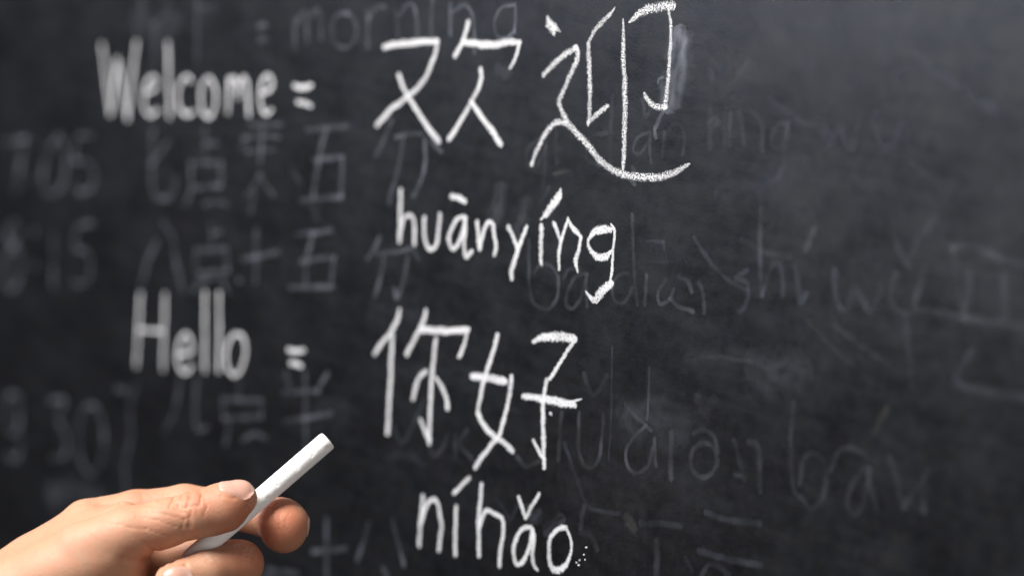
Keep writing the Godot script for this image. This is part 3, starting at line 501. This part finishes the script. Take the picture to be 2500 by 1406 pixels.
	faint("faint_stroke", 0.055, 1, [[1.9, -36.9, 2.1, 1.4, -48.9, 2.1, 0.4, -60.9, 2.1]])
	faint("faint_stroke", 0.031, 0, [[6.2, -117.2, 5.2, 6.4, -125, 5.2, 6.2, -134, 5.2]])
	faint("faint_stroke", 0.031, 0, [[33.2, -131, 3.9, 38.9, -124.6, 3.9, 49.4, -128.5, 3.9]])
	faint("faint_stroke", 0.031, 0, [[24, -123.2, 3.9, 28, -128.8, 3.9]])
	faint("faint_stroke", 0.020, 1, [[-178.8, -88, 6.5, -166.5, -85.1, 6.5, -151.9, -89.4, 6.5]])
	faint("faint_stroke", 0.027, 1, [[149.1, 99.6, 4.9, 160.6, 90.8, 4.9, 173.6, 82.4, 4.9, 191.4, 71.7, 4.9]])
	faint("faint_stroke", 0.020, 1, [[149.1, 52.6, 4.7, 160.6, 44.2, 4.7, 171, 36.7, 4.7]])
	faint("faint_stroke", 0.024, 1, [[71.2, 84.5, 3.9, 83, 77.3, 3.9, 92.6, 71.9, 3.9, 98.9, 71, 3.9]])
	faint("faint_stroke", 0.027, 2, [[67.7, 35.5, 4.4, 67.2, 26.9, 4.4, 68, 17.6, 4.4]])
	faint("faint_stroke", 0.027, 2, [[97, 25.7, 4.4, 92.6, 17.3, 4.4]])
	faint("faint_stroke", 0.024, 2, [[94.2, -14.2, 3.9, 102.9, -21.8, 3.9, 111.6, -28.2, 3.9, 129.4, -40.5, 3.9]])
	faint("faint_stroke", 0.020, 0, [[109, -16.5, 4.4, 121.8, -24.2, 4.4, 137.7, -32.4, 4.4]])
	faint("faint_stroke", 0.031, 0, [[57.2, 21.6, 4.4, 70.9, 15.4, 4.4, 84.4, 14.2, 4.4]])
	faint("faint_stroke", 0.024, 0, [[29.9, -31.9, 3.4, 44.2, -31.3, 3.4, 62.7, -33, 3.4]])
	faint("faint_stroke", 0.031, 1, [[-98.9, -103.6, 3.9, -94.5, -108, 3.9, -89.9, -113.2, 3.9, -84.8, -107, 3.9]])
	faint("faint_stroke", 0.034, 0, [[-39.8, -103.6, 4.4, -41.5, -108.9, 4.4, -42.2, -114.1, 4.4]])
	faint("faint_stroke", 0.034, 0, [[-42.1, -116, 4.4, -35.1, -117.6, 4.4, -31.3, -123.3, 4.4]])
	faint("faint_stroke", 0.020, 0, [[-2.1, 89, 3.1, -0.7, 78.8, 3.1, 2, 82.7, 3.1]])
	faint("faint_stroke", 0.136, 0, [[9.9, 81, 3, 7.4, 77.1, 3.4, 5.1, 72.8, 3.2, 5.8, 69.4, 3]])
	faint("faint_stroke", 0.102, 0, [[7, 94.6, 1.8, 7.4, 96.2, 1.8, 10.2, 96.9, 1.8]])
	faint("faint_stroke", 0.095, 0, [[-9.8, 50.7, 3.4, -7.5, 48.5, 3.4]])
	faint("faint_stroke", 0.095, 0, [[-8.9, 56.1, 3.4, -7.1, 54, 3.4]])
	faint("faint_stroke", 0.034, 2, [[-59.7, 54.8, 2.6, -54, 55.3, 2.6, -49.2, 56.5, 2.6]])
	faint("faint_stroke", 0.031, 0, [[-258, 65.8, 5.2, -246.3, 52.8, 5.2, -235.4, 36.8, 5.2]])
	word("chalk_smudges", "soft smears of chalk dust")
	smudge(0.200, 0, [19.8, 112.4, 24, 19.5, 103.1, 24, 15.4, 88, 24])
	smudge(0.050, 0, [-96.4, 46.9, 16, -98.1, 40, 16, -101.1, 33.2, 16])
	smudge(0.040, 0, [-79.2, 40.6, 14, -81.6, 33.8, 14, -83.8, 26, 14])
	smudge(0.025, 0, [70, -35, 34, 78.2, -38.4, 34, 85.3, -36.8, 34])
	smudge(0.050, 0, [-477.5, -124.1, 30, -459.1, -120.3, 30, -438, -123.4, 30])
	smudge(0.050, 0, [-56.4, -112.1, 14, -59.4, -114.4, 14, -62.4, -116.8, 14])
	smudge(0.050, 0, [-76.4, -108.6, 12, -74, -112.8, 12, -71.5, -110, 12])
	smudge(0.035, 0, [-390.4, 153.2, 34, -377, 149.5, 34, -366, 151.3, 34])
	smudge(0.018, 1, [-189.1, -42.5, 22, -158.4, -41.8, 22, -119.1, -44.9, 22])
	smudge(0.015, 1, [-186, -13.3, 26, -175.7, -11.9, 26, -160.4, -14.5, 26])
	smudge(0.030, 1, [-0.8, -60.2, 40, 8.2, -59.1, 40, 14.2, -62.6, 40])
	smudge(0.015, 0, [-10.9, -59.8, 26, 5.2, -62.2, 26, 28.8, -59.8, 26])
	smudge(0.030, 1, [69.2, -38.4, 30, 77.6, -39.5, 30, 81.7, -36.8, 30])
	smudge(0.010, 1, [5.1, 29, 50, 13.6, 22.4, 50, 9.4, 12.8, 50])
	smudge(0.015, 0, [29.8, -32.5, 20, 43.2, -30.4, 20, 66.7, -33.2, 20])
	smudge(0.040, 0, [-97.2, 107.2, 12, -92.1, 106.2, 12])
	smudge(0.010, 0, [96.5, 123.8, 90, 133.8, 115.5, 90, 169.3, 97.5, 90])
	smudge(0.013, 0, [47, 96.5, 30, 53.1, 92.2, 30, 57.2, 94.3, 30])
	smudge(0.025, 1, [49.1, 42.3, 24, 75.1, 47.7, 24, 79.1, 49.1, 24])
	smudge(0.015, 1, [-247.5, -73.1, 30, -235.4, -67.9, 30, -219.8, -64.2, 30])
	smudge(0.010, 0, [21.1, 117.3, 50, 77.1, 109.2, 50, 133.8, 107.3, 50])
	smudge(0.011, 1, [77.1, 49.9, 60, 133.8, 43.6, 60, 194.8, 28.2, 60])
	smudge(0.010, 0, [94.2, 24.2, 70, 145.2, 5.9, 70, 200.4, -7.3, 70])
	smudge(0.009, 0, [-42.1, -91.8, 44, 19.1, -92.8, 44, 93.8, -89.8, 44])
	smudge(0.010, 1, [39.4, -18.3, 40, 102.9, -21.8, 40, 161.4, -23.6, 40])
	word("chalk_crumbs", "loose chalk crumbs stuck to the board")
	crumb(-38.3, -123.2, 0.49500000000000005)
	crumb(-39.8, -126.8, 0.405)
	crumb(-39.2, -129.1, 0.36000000000000004)
	crumb(-42.7, -129.6, 0.405)
	crumb(-44.8, -130.9, 0.405)
	crumb(-43.2, -132.0, 0.49500000000000005)
	crumb(-62.2, -60.5, 0.5)

# ---------- the stick of chalk ----------
func build_chalk_stick():
	var root := Node3D.new()
	root.name = "chalk_stick"
	add_child(root)
	var tail := Vector3(-0.15038, 1.37346, -1.11600)
	var tip := Vector3(-0.08657, 1.42844, -1.13500)
	root.position = tail
	root.set_meta("label", "white stick of chalk held up between thumb and fingers")
	root.set_meta("category", "chalk")
	var axis := (tip - tail).normalized()
	var side := axis.cross(Vector3.UP).normalized()
	var up := side.cross(axis).normalized()
	var length := (tip - tail).length()
	var r := 0.00465
	var st := SurfaceTool.new()
	st.begin(Mesh.PRIMITIVE_TRIANGLES)
	var n := 72
	var prof := [Vector2(0.0, 0.0), Vector2(0.0, 0.55), Vector2(0.0004, 0.8), Vector2(0.0014, 0.93), Vector2(0.003, 0.985)]
	for k in range(1, 120):
		prof.append(Vector2(0.003 + (length - 0.004) * k / 120.0, 1.0))
	prof.append_array([Vector2(length - 0.0008, 0.99), Vector2(length - 0.0003, 0.955), Vector2(length, 0.88), Vector2(length, 0.5), Vector2(length, 0.0)])
	for i in prof.size():
		for k in n + 1:
			var a := TAU * k / n
			var p: Vector2 = prof[i]
			var rough := 1.0 + 0.005 * lump.get_noise_3d(p.x * 9000, cos(a) * 40, sin(a) * 40)
			# two shallow chips and a scratch on the lit side
			for chip in [Vector3(0.0665, 0.1, 0.0013), Vector3(0.0672, 0.38, 0.0008), Vector3(0.0755, 0.05, 0.0007), Vector3(0.0768, 0.2, 0.0006), Vector3(0.0543, 0.1, 0.0008), Vector3(0.061, 0.7, 0.0006), Vector3(0.047, -0.3, 0.0009), Vector3(0.004, 0.2, 0.0018), Vector3(0.081, 0.5, 0.0010), Vector3(0.0835, -0.4, 0.0012)]:
				var away: float = Vector2(p.x - chip.x, angle_difference(a, chip.y) * r).length() / chip.z
				rough -= 0.06 * exp(-away * away)
			var out := side * cos(a) + up * sin(a)
			st.set_smooth_group(0)
			st.add_vertex(axis * p.x + out * r * p.y * rough)
	for i in prof.size() - 1:
		for k in n:
			var a := i * (n + 1) + k
			var b := a + n + 1
			for j in [a, b, a + 1, a + 1, b, b + 1]:
				st.add_index(j)
	st.generate_normals()
	commit("stick", st, mat.chalk, root)

# ---------- the hand: a field of tapered capsules, meshed as surface nets ----------
var bone_a: Array[Vector3] = []
var bone_b: Array[Vector3] = []
var bone_ra: Array[float] = []
var bone_rb: Array[float] = []
var bone_g: Array[int] = []
var bone_k: Array[float] = []
var cut_a: Array[Vector3] = []
var cut_b: Array[Vector3] = []
var cut_w: Array[float] = []
var cut_d: Array[float] = []
var dust := []       # chalk dust on the fingertips
var flush := []      # places where the skin is redder: position, radius, amount

func bone(group: int, k: float, ax: float, ay: float, az: float, ar: float, bx: float, by: float, bz: float, br: float):
	bone_g.append(group); bone_k.append(k)
	bone_a.append(Vector3(ax, ay, az)); bone_b.append(Vector3(bx, by, bz))
	bone_ra.append(ar); bone_rb.append(br)

func crease(width: float, depth: float, pts: Array):   # x, y, z of points near the skin, millimetres
	for i in range(0, pts.size() - 3, 3):
		cut_a.append(Vector3(pts[i], pts[i + 1], pts[i + 2])); cut_b.append(Vector3(pts[i + 3], pts[i + 4], pts[i + 5]))
		cut_w.append(width); cut_d.append(depth)

func capsule(i: int, p: Vector3) -> float:
	var a := bone_a[i]
	var pa := p - a
	var ba := bone_b[i] - a
	var h := clampf(pa.dot(ba) / ba.length_squared(), 0.0, 1.0)
	return (pa - ba * h).length() - lerpf(bone_ra[i], bone_rb[i], h)

func field(p: Vector3, who: PackedInt32Array, cuts: PackedInt32Array) -> float:
	var total := 1000.0
	var group := -1
	var d := 1000.0
	for i in who:
		if bone_g[i] != group:
			if group >= 0:
				var h0 := maxf(1.6 - absf(total - d), 0.0) / 1.6
				total = minf(total, d) - h0 * h0 * 0.4
			group = bone_g[i]
			d = 1000.0
		var c := capsule(i, p)
		var k := bone_k[i]
		var h := maxf(k - absf(d - c), 0.0) / k
		d = minf(d, c) - h * h * k * 0.25
	var h1 := maxf(1.6 - absf(total - d), 0.0) / 1.6
	total = minf(total, d) - h1 * h1 * 0.4
	for i in cuts:
		var pa := p - cut_a[i]
		var ba := cut_b[i] - cut_a[i]
		var h := clampf((pa.x * ba.x + pa.y * ba.y) / (ba.x * ba.x + ba.y * ba.y), 0.0, 1.0)
		var off := pa - ba * h
		var q := (off.x * off.x + off.y * off.y) / (cut_w[i] * cut_w[i]) + pow(off.z / 9.0, 4.0)
		if q < 6.0:
			total += cut_d[i] * exp(-q)
	return total

func near(p: Vector3, reach: float) -> PackedInt32Array:
	var best := 1000.0
	var ds := PackedFloat32Array()
	for i in bone_a.size():
		var c := capsule(i, p)
		ds.append(c)
		best = minf(best, c)
	var out := PackedInt32Array()
	for i in ds.size():
		if ds[i] < best + reach:
			out.append(i)
	return out

func near_cuts(p: Vector3, reach: float) -> PackedInt32Array:
	var out := PackedInt32Array()
	for i in cut_a.size():
		var pa := p - cut_a[i]
		var ba := cut_b[i] - cut_a[i]
		var h := clampf((pa.x * ba.x + pa.y * ba.y) / (ba.x * ba.x + ba.y * ba.y), 0.0, 1.0)
		var off := pa - ba * h
		if Vector2(off.x, off.y).length() < reach + cut_w[i] * 2.5 and absf(off.z) < reach + 15.0:
			out.append(i)
	return out

func skin_tone(p: Vector3) -> Color:
	var red := 0.0
	for f in flush:
		var at: Vector3 = f[0]
		var q: float = (p - at).length() / f[1]
		if q < 1.6:
			red += f[2] * exp(-q * q * 1.5)
	var dusty := 0.0
	for f in dust:
		var at: Vector3 = f[0]
		var q: float = (p - at).length() / f[1]
		if q < 1.3:
			dusty += f[2] * (1.0 - q / 1.3) * smoothstep(-0.1, 0.5, lump.get_noise_3d(p.x * 14.0, p.y * 14.0, p.z * 14.0))
	var blotch := lump.get_noise_3d(p.x * 1.3, p.y * 1.3, p.z * 1.3) * 0.18 + lump.get_noise_3d(p.x * 5.0, p.y * 5.0, p.z * 5.0) * 0.06
	red += blotch
	var skin := Color(0.49 * (1.0 + 0.4 * blotch), 0.258 * (1.0 - 0.42 * red + 0.2 * blotch), 0.160 * (1.0 - 0.50 * red + 0.2 * blotch))
	return skin.lerp(Color(0.62, 0.58, 0.55), clampf(dusty, 0.0, 0.7))

func build_hand():
	var hand := Node3D.new()
	hand.name = "hand"
	add_child(hand)
	hand.position = Vector3(-0.25249, 1.34325, -1.13200)
	hand.set_meta("label", "bare hand reaching in and pinching a stick of chalk between thumb and fingers")
	hand.set_meta("category", "hand")
	bone(0, 10, -166.6, -115.5, -18, 38, -66.3, -47.5, -8, 30)
	bone(0, 10, -66.3, -47.5, -8, 30, -0.4, -3.2, -2, 23)
	bone(0, 9, -0.9, -3.4, -4, 22, 28.8, 20, -6, 19)
	bone(0, 9, 5.6, 5.9, -6, 17, 51.9, 45.5, -8, 11.5)
	bone(0, 8, -0.9, -3.4, -4, 20, 64.7, 31.8, -16, 12)
	bone(0, 8, -0.9, -5.4, -4, 20, 65.4, 17, -18, 12)
	bone(0, 8, -0.4, -8.9, -2, 20, 58.3, 3.9, -14, 11)
	bone(0, 9, 19, 11.2, 12, 20, 57.1, 29.9, 18, 17)
	bone(0, 8, 44.8, 24.2, 18, 17, 72.2, 38.1, 24, 12.5)
	bone(0, 7, 59.2, 24.7, 14, 16, 72.8, 27.8, 16, 12)
	bone(0, 7, 39.9, 32.8, 2, 13, 70.9, 48.4, 4, 9)
	bone(1, 4, 55, 36, 22, 13.5, 76.1, 43.8, 25, 12.4)
	bone(1, 3.5, 76.1, 43.8, 25, 12.4, 92.9, 48.8, 24, 10.8)
	bone(1, 3.5, 92.9, 48.8, 24, 10.8, 107.3, 52.7, 22, 10.4)
	bone(1, 3.5, 107.3, 52.7, 22, 10.4, 119.6, 55.9, 20, 10.9)
	bone(1, 3.5, 119.6, 55.9, 20, 10.9, 126.6, 59.9, 18, 8.3)
	bone(1, 3, 113.5, 51.8, 16, 9.6, 121, 55.6, 14, 8.8)
	bone(2, 3, 50.6, 45.7, -10, 11, 74.1, 50.3, -12, 10.4)
	bone(2, 3, 74.1, 50.3, -12, 10.4, 97.2, 53.3, -13, 10)
	bone(2, 3, 97.2, 53.3, -13, 10, 126.3, 51.2, -13, 9.4)
	bone(2, 3, 126.3, 51.2, -13, 9.4, 135.4, 48.4, -10, 9.6)
	bone(2, 3, 143, 47.7, -5, 10.6, 145.3, 44.6, -1, 11.0)
	bone(2, 4, 145.2, 42.2, -2, 9.2, 147.8, 47.3, -3, 8.4)
	bone(3, 3, 64.7, 31.8, -16, 11, 125.7, 28.4, 7, 10.5)
	bone(3, 3, 125.7, 28.4, 7, 10.5, 111.4, 25.2, 22, 10.2)
	bone(3, 3, 111.4, 25.2, 22, 10.2, 98.7, 23.1, 32, 9.2)
	bone(4, 3, 65.4, 17, -18, 11, 122.5, 8.6, 4, 10.3)
	bone(4, 3, 122.5, 8.6, 4, 10.3, 107.6, 5.9, 22, 9.8)
	bone(4, 3, 107.6, 5.9, 22, 9.8, 95.2, 4.5, 30, 8.8)
	bone(5, 3, 58.3, 3.9, -14, 10, 106.9, -9.7, 2, 9)
	bone(5, 3, 106.9, -9.7, 2, 9, 95.8, -10.7, 18, 8.4)
	bone(5, 3, 95.8, -10.7, 18, 8.4, 86.4, -10.8, 25, 7.6)
	crease(0.8, 0.46, [103.9, 65, 30, 105.2, 60.9, 30, 104.5, 57.2, 30])
	crease(0.8, 0.46, [108.4, 64.6, 30, 110.6, 61.9, 30, 109.9, 57.6, 30])
	crease(0.7, 0.36, [100, 64, 30, 101.2, 60.6, 30, 100.5, 57.2, 30])
	crease(0.6, 0.26, [96.3, 63, 30, 97.4, 59.9, 30, 96.3, 56.9, 30])
	crease(0.7, 0.3, [97.7, 59.3, 30, 102.4, 56.6, 30, 108.4, 57.6, 30])
	crease(1.2, 0.38, [105.9, 52.5, 30, 105.4, 48.2, 30, 106.6, 43.6, 30])
	crease(0.7, 0.25, [103.4, 51.5, 30, 102.1, 47.5, 30, 102.7, 43.5, 30])
	crease(1.1, 0.55, [82.3, 44.1, 26, 85.7, 40.3, 26, 88.5, 36.3, 26, 90, 33.6, 26])
	crease(2.4, 0.6, [64.7, 42.7, 26, 69.5, 37.3, 26, 76.2, 33.6, 26, 83, 32.8, 26])
	crease(1.6, 0.35, [70.8, 43.7, 26, 75.5, 39, 26, 80.9, 36.3, 26])
	crease(1.0, 0.3, [77.6, 32.9, 26, 83, 31.6, 26, 86.3, 29.5, 26])
	crease(0.6, 0.22, [82.9, 57.9, 30, 93, 57.2, 30, 102.4, 54.5, 30])
	crease(0.6, 0.22, [86.3, 54.9, 30, 95, 53.9, 30, 103.1, 51.2, 30])
	crease(0.6, 0.2, [81.6, 52.9, 30, 91.6, 51.2, 30, 99.7, 48.2, 30])
	crease(0.6, 0.2, [90.3, 59.6, 30, 97, 58.2, 30, 103.7, 54.2, 30])
	crease(0.8, 0.4, [76.5, 63.1, 4, 77.4, 59.7, 4, 78.6, 57.6, 4])
	crease(0.6, 0.25, [86.8, 63.1, 4, 88.2, 60.4, 4])
	crease(0.6, 0.25, [88.7, 63.1, 4, 89.8, 60.4, 4])
	crease(0.6, 0.2, [74.1, 62.1, 4, 75.3, 59.4, 4])
	crease(0.6, 0.25, [57.6, 54.5, 4, 63.1, 55.6, 4, 70.6, 58.3, 4])
	crease(0.6, 0.2, [65.8, 60.4, 4, 72, 58.7, 4, 76.8, 58.3, 4])
	crease(1.0, 0.5, [49.4, 53.1, 12, 58.9, 54.4, 12, 69.9, 56.1, 12, 79.8, 58.3, 12])
	crease(1.0, 0.0, [134.6, 51.4, 0, 133.5, 46.6, 0, 133.9, 42.4, 0, 136.3, 38.3, 0])
	crease(0.7, 0.2, [141.2, 56.3, 8, 140.2, 52.2, 8, 140.4, 48, 8])
	crease(0.6, 0.2, [146, 54.9, 8, 144.7, 52.2, 8, 144.3, 49.4, 8])
	crease(0.8, 0.25, [128.2, 40.7, 20, 132.2, 37.3, 20, 133.9, 32.9, 20])
	crease(0.6, 0.2, [105.8, 58.2, 30, 106.4, 54.9, 30, 105.8, 52.5, 30])
	crease(0.6, 0.2, [112.5, 60.9, 30, 113.2, 56.9, 30, 112.1, 52.9, 30])
	crease(0.6, 0.18, [78.2, 48.2, 30, 86.3, 47.5, 30, 95, 44.1, 30])
	crease(0.7, 0.2, [66.1, 50.2, 30, 74.2, 49.5, 30, 81.6, 47.5, 30])
	crease(0.7, 0.2, [56, 47.1, 26, 61.4, 43.7, 26, 65.4, 38.3, 26])
	crease(1.6, 0.3, [37.3, 39.7, 20, 45.4, 35.6, 20, 52.2, 28.9, 20])
	crease(0.6, 0.2, [97.5, 64.2, 4, 98, 62.8, 4, 97.6, 61.7, 4])
	crease(0.6, 0.2, [94.7, 63.8, 4, 95.4, 62.5, 4])
	crease(0.6, 0.1, [149.1, 52.5, 12, 147.1, 48.4, 12, 146.8, 44.3, 12])
	crease(0.6, 0.1, [145, 48.4, 12, 143.7, 44.3, 12, 144.4, 40.2, 12])
	crease(1.1, 0.5, [92.8, 26.1, 36, 93.9, 29.7, 36, 97.2, 31.4, 36, 103.9, 30.6, 36, 108.6, 26.1, 36])
	crease(0.8, 0.2, [115.6, 64.3, 28, 119.6, 61.8, 28, 125, 60.8, 28, 130.8, 61.3, 28, 133.7, 64.3, 28])
	flush.append([Vector3(145.6, 46.6, 6), 15, 0.75])
	flush.append([Vector3(130, 56.5, 20), 14, 0.75])
	flush.append([Vector3(129.3, 30.4, 14), 16, 0.7])
	flush.append([Vector3(75, 60.9, -6), 10, 0.35])
	flush.append([Vector3(108.7, 59.3, 30), 11, 0.55])
	flush.append([Vector3(89.4, 39.2, 26), 14, 0.5])
	flush.append([Vector3(122.7, 50.1, 22), 12, 0.3])
	dust.append([Vector3(132.9, 56.7, 16), 9, 0.8])
	dust.append([Vector3(138.1, 54.5, -2), 8, 0.7])
	dust.append([Vector3(129.5, 40, 16), 10, 0.5])
	dust.append([Vector3(112.2, 35.7, 28), 10, 0.4])
	var cell := 1.0
	var lo := Vector3(1e9, 1e9, 1e9)
	var hi := -lo
	for i in bone_a.size():
		for e in [[bone_a[i], bone_ra[i]], [bone_b[i], bone_rb[i]]]:
			var r: float = e[1] + 2.0
			lo = lo.min(e[0] - Vector3(r, r, r)); hi = hi.max(e[0] + Vector3(r, r, r))
	var B := 8
	var span := cell * B
	var nb := Vector3i(((hi - lo) / span).ceil())
	var half_diag := span * 0.87
	var nx := nb.x * B + 2
	var ny := nb.y * B + 2
	var verts := PackedVector3Array()
	var norms := PackedVector3Array()
	var cols := PackedColorArray()
	var at := {}
	var edges := PackedInt32Array()      # cell key, axis, flip
	var val := PackedFloat32Array()
	val.resize((B + 1) * (B + 1) * (B + 1))
	var W := B + 1
	for bz in nb.z:
		for by in nb.y:
			for bx in nb.x:
				var org := lo + Vector3(bx, by, bz) * span
				var mid := org + Vector3.ONE * span * 0.5
				var best := 1000.0
				for i in bone_a.size():
					best = minf(best, capsule(i, mid))
				if best > half_diag + 1.5 or best < -half_diag - 3.0:
					continue
				var who := near(mid, half_diag * 2.0 + 8.0)
				var cuts := near_cuts(mid, half_diag)
				var i3 := 0
				var any_in := false
				var any_out := false
				for z in W:
					for y in W:
						for x in W:
							var d := field(org + Vector3(x, y, z) * cell, who, cuts)
							val[i3] = d
							if d < 0.0: any_in = true
							else: any_out = true
							i3 += 1
				if not (any_in and any_out):
					continue
				for z in B:
					for y in B:
						for x in B:
							var c := x + y * W + z * W * W
							var s0 := val[c] < 0.0
							var mixed := false
							for o in [1, W, W + 1, W * W, W * W + 1, W * W + W, W * W + W + 1]:
								if (val[c + o] < 0.0) != s0:
									mixed = true
									break
							if not mixed:
								continue
							var sum := Vector3.ZERO
							var n := 0
							for ax in 3:
								var da: int = [1, W, W * W][ax]
								var d1: int = [W, 1, 1][ax]
								var d2: int = [W * W, W * W, W][ax]
								for q in 4:
									var oa: int = c + (d1 if q & 1 else 0) + (d2 if q & 2 else 0)
									var fa := val[oa]
									var fb := val[oa + da]
									if (fa < 0.0) != (fb < 0.0):
										var t := fa / (fa - fb)
										var p := Vector3.ZERO
										p[ax] = t
										if q & 1: p[[1, 0, 0][ax]] += 1.0
										if q & 2: p[[2, 2, 1][ax]] += 1.0
										sum += p
										n += 1
							var v := org + (Vector3(x, y, z) + sum / n) * cell
							var gx := bx * B + x
							var gy := by * B + y
							var gz := bz * B + z
							var key := gx + gy * nx + gz * nx * ny
							at[key] = verts.size()
							var e := 0.35
							var g := Vector3(1, -1, -1) * field(v + Vector3(e, -e, -e), who, cuts) + Vector3(-1, -1, 1) * field(v + Vector3(-e, -e, e), who, cuts) + Vector3(-1, 1, -1) * field(v + Vector3(-e, e, -e), who, cuts) + Vector3(1, 1, 1) * field(v + Vector3(e, e, e), who, cuts)
							verts.append(v * 0.001)
							norms.append(g.normalized())
							cols.append(skin_tone(v))
							for ax in 3:
								var f1 := val[c + [1, W, W * W][ax]]
								if (f1 < 0.0) != s0:
									edges.append(key); edges.append(ax); edges.append(1 if s0 else 0)
	var idx := PackedInt32Array()
	var stride := [1, nx, nx * ny]
	for i in range(0, edges.size(), 3):
		var key := edges[i]
		var ax := edges[i + 1]
		var u: int = stride[(ax + 1) % 3]
		var w: int = stride[(ax + 2) % 3]
		if not (at.has(key - u) and at.has(key - w) and at.has(key - u - w)):
			continue
		var a: int = at[key]
		var b: int = at[key - u]
		var c: int = at[key - u - w]
		var d: int = at[key - w]
		if edges[i + 2]:
			idx.append_array([a, c, b, a, d, c])
		else:
			idx.append_array([a, b, c, a, c, d])
	var arr := []
	arr.resize(Mesh.ARRAY_MAX)
	arr[Mesh.ARRAY_VERTEX] = verts
	arr[Mesh.ARRAY_NORMAL] = norms
	arr[Mesh.ARRAY_COLOR] = cols
	arr[Mesh.ARRAY_INDEX] = idx
	var mesh := ArrayMesh.new()
	mesh.add_surface_from_arrays(Mesh.PRIMITIVE_TRIANGLES, arr)
	var o := MeshInstance3D.new()
	o.name = "skin"
	o.mesh = mesh
	o.set_surface_override_material(0, mat.skin)
	hand.add_child(o, true)
	nail(hand, "thumbnail", Vector3(125.4, 65.2, 23), Vector3(1, 0.26, -0.05), Vector3(-0.140, 0.882, 0.451), 8.0, 6.2)
	nail(hand, "fingernail", Vector3(100.9, 26.4, 41), Vector3(-1, -0.12, 0.25), Vector3(-0.099, 0.445, 0.890), 6.5, 5.6)
	nail(hand, "fingernail", Vector3(154.5, 44.7, -4), Vector3(0.1, -0.35, 0.9), Vector3(0.970, 0.100, -0.220), 5.5, 5.0)

func nail(parent: Node, called: String, centre: Vector3, along: Vector3, normal: Vector3, half_length: float, half_width: float):
	var u := (along - normal * along.dot(normal)).normalized()
	var v := normal.cross(u).normalized()
	var st := SurfaceTool.new()
	st.begin(Mesh.PRIMITIVE_TRIANGLES)
	var nu := 28
	var nv := 24
	var none := PackedInt32Array()
	for i in nu + 1:
		for j in nv + 1:
			var s := i * 2.0 / nu - 1.0
			var t := j * 2.0 / nv - 1.0
			# a squarish oval, blunter at the free end
			var wide := half_width * pow(maxf(1.0 - pow(absf(s), 3.2 if s > 0 else 2.6), 0.0), 0.42) * (1.0 - 0.05 * s)
			var p := centre + u * s * half_length + v * t * wide + normal * 9.0
			var who := near(p - normal * 9.0, 14.0)
			var gone := 0.0
			for step in 40:
				var d := field(p, who, none)
				if d < 0.02 or gone > 12.5:
					break
				d = minf(d * 0.8, 12.6 - gone)
				p -= normal * d
				gone += d
			var rim := maxf(absf(t), absf(s))
			p += normal * (0.36 - 0.75 * smoothstep(0.8, 1.0, rim) * (1.0 if s < 0.75 else 0.6) + 0.2 * smoothstep(0.3, 1.0, s))
			var c := Color(0.56, 0.32, 0.25).lerp(Color(0.62, 0.42, 0.33), smoothstep(0.78, 0.9, s))
			c = c.lerp(Color(0.60, 0.40, 0.33), smoothstep(-0.55, -0.8, s) * 0.5)
			st.set_color(c)
			st.set_smooth_group(0)
			st.add_vertex(p * 0.001)
	for i in nu:
		for j in nv:
			var a := i * (nv + 1) + j
			var b := a + nv + 1
			for k in [a, a + 1, b, a + 1, b + 1, b]:
				st.add_index(k)
	st.generate_normals()
	commit(called, st, mat.nail, parent)
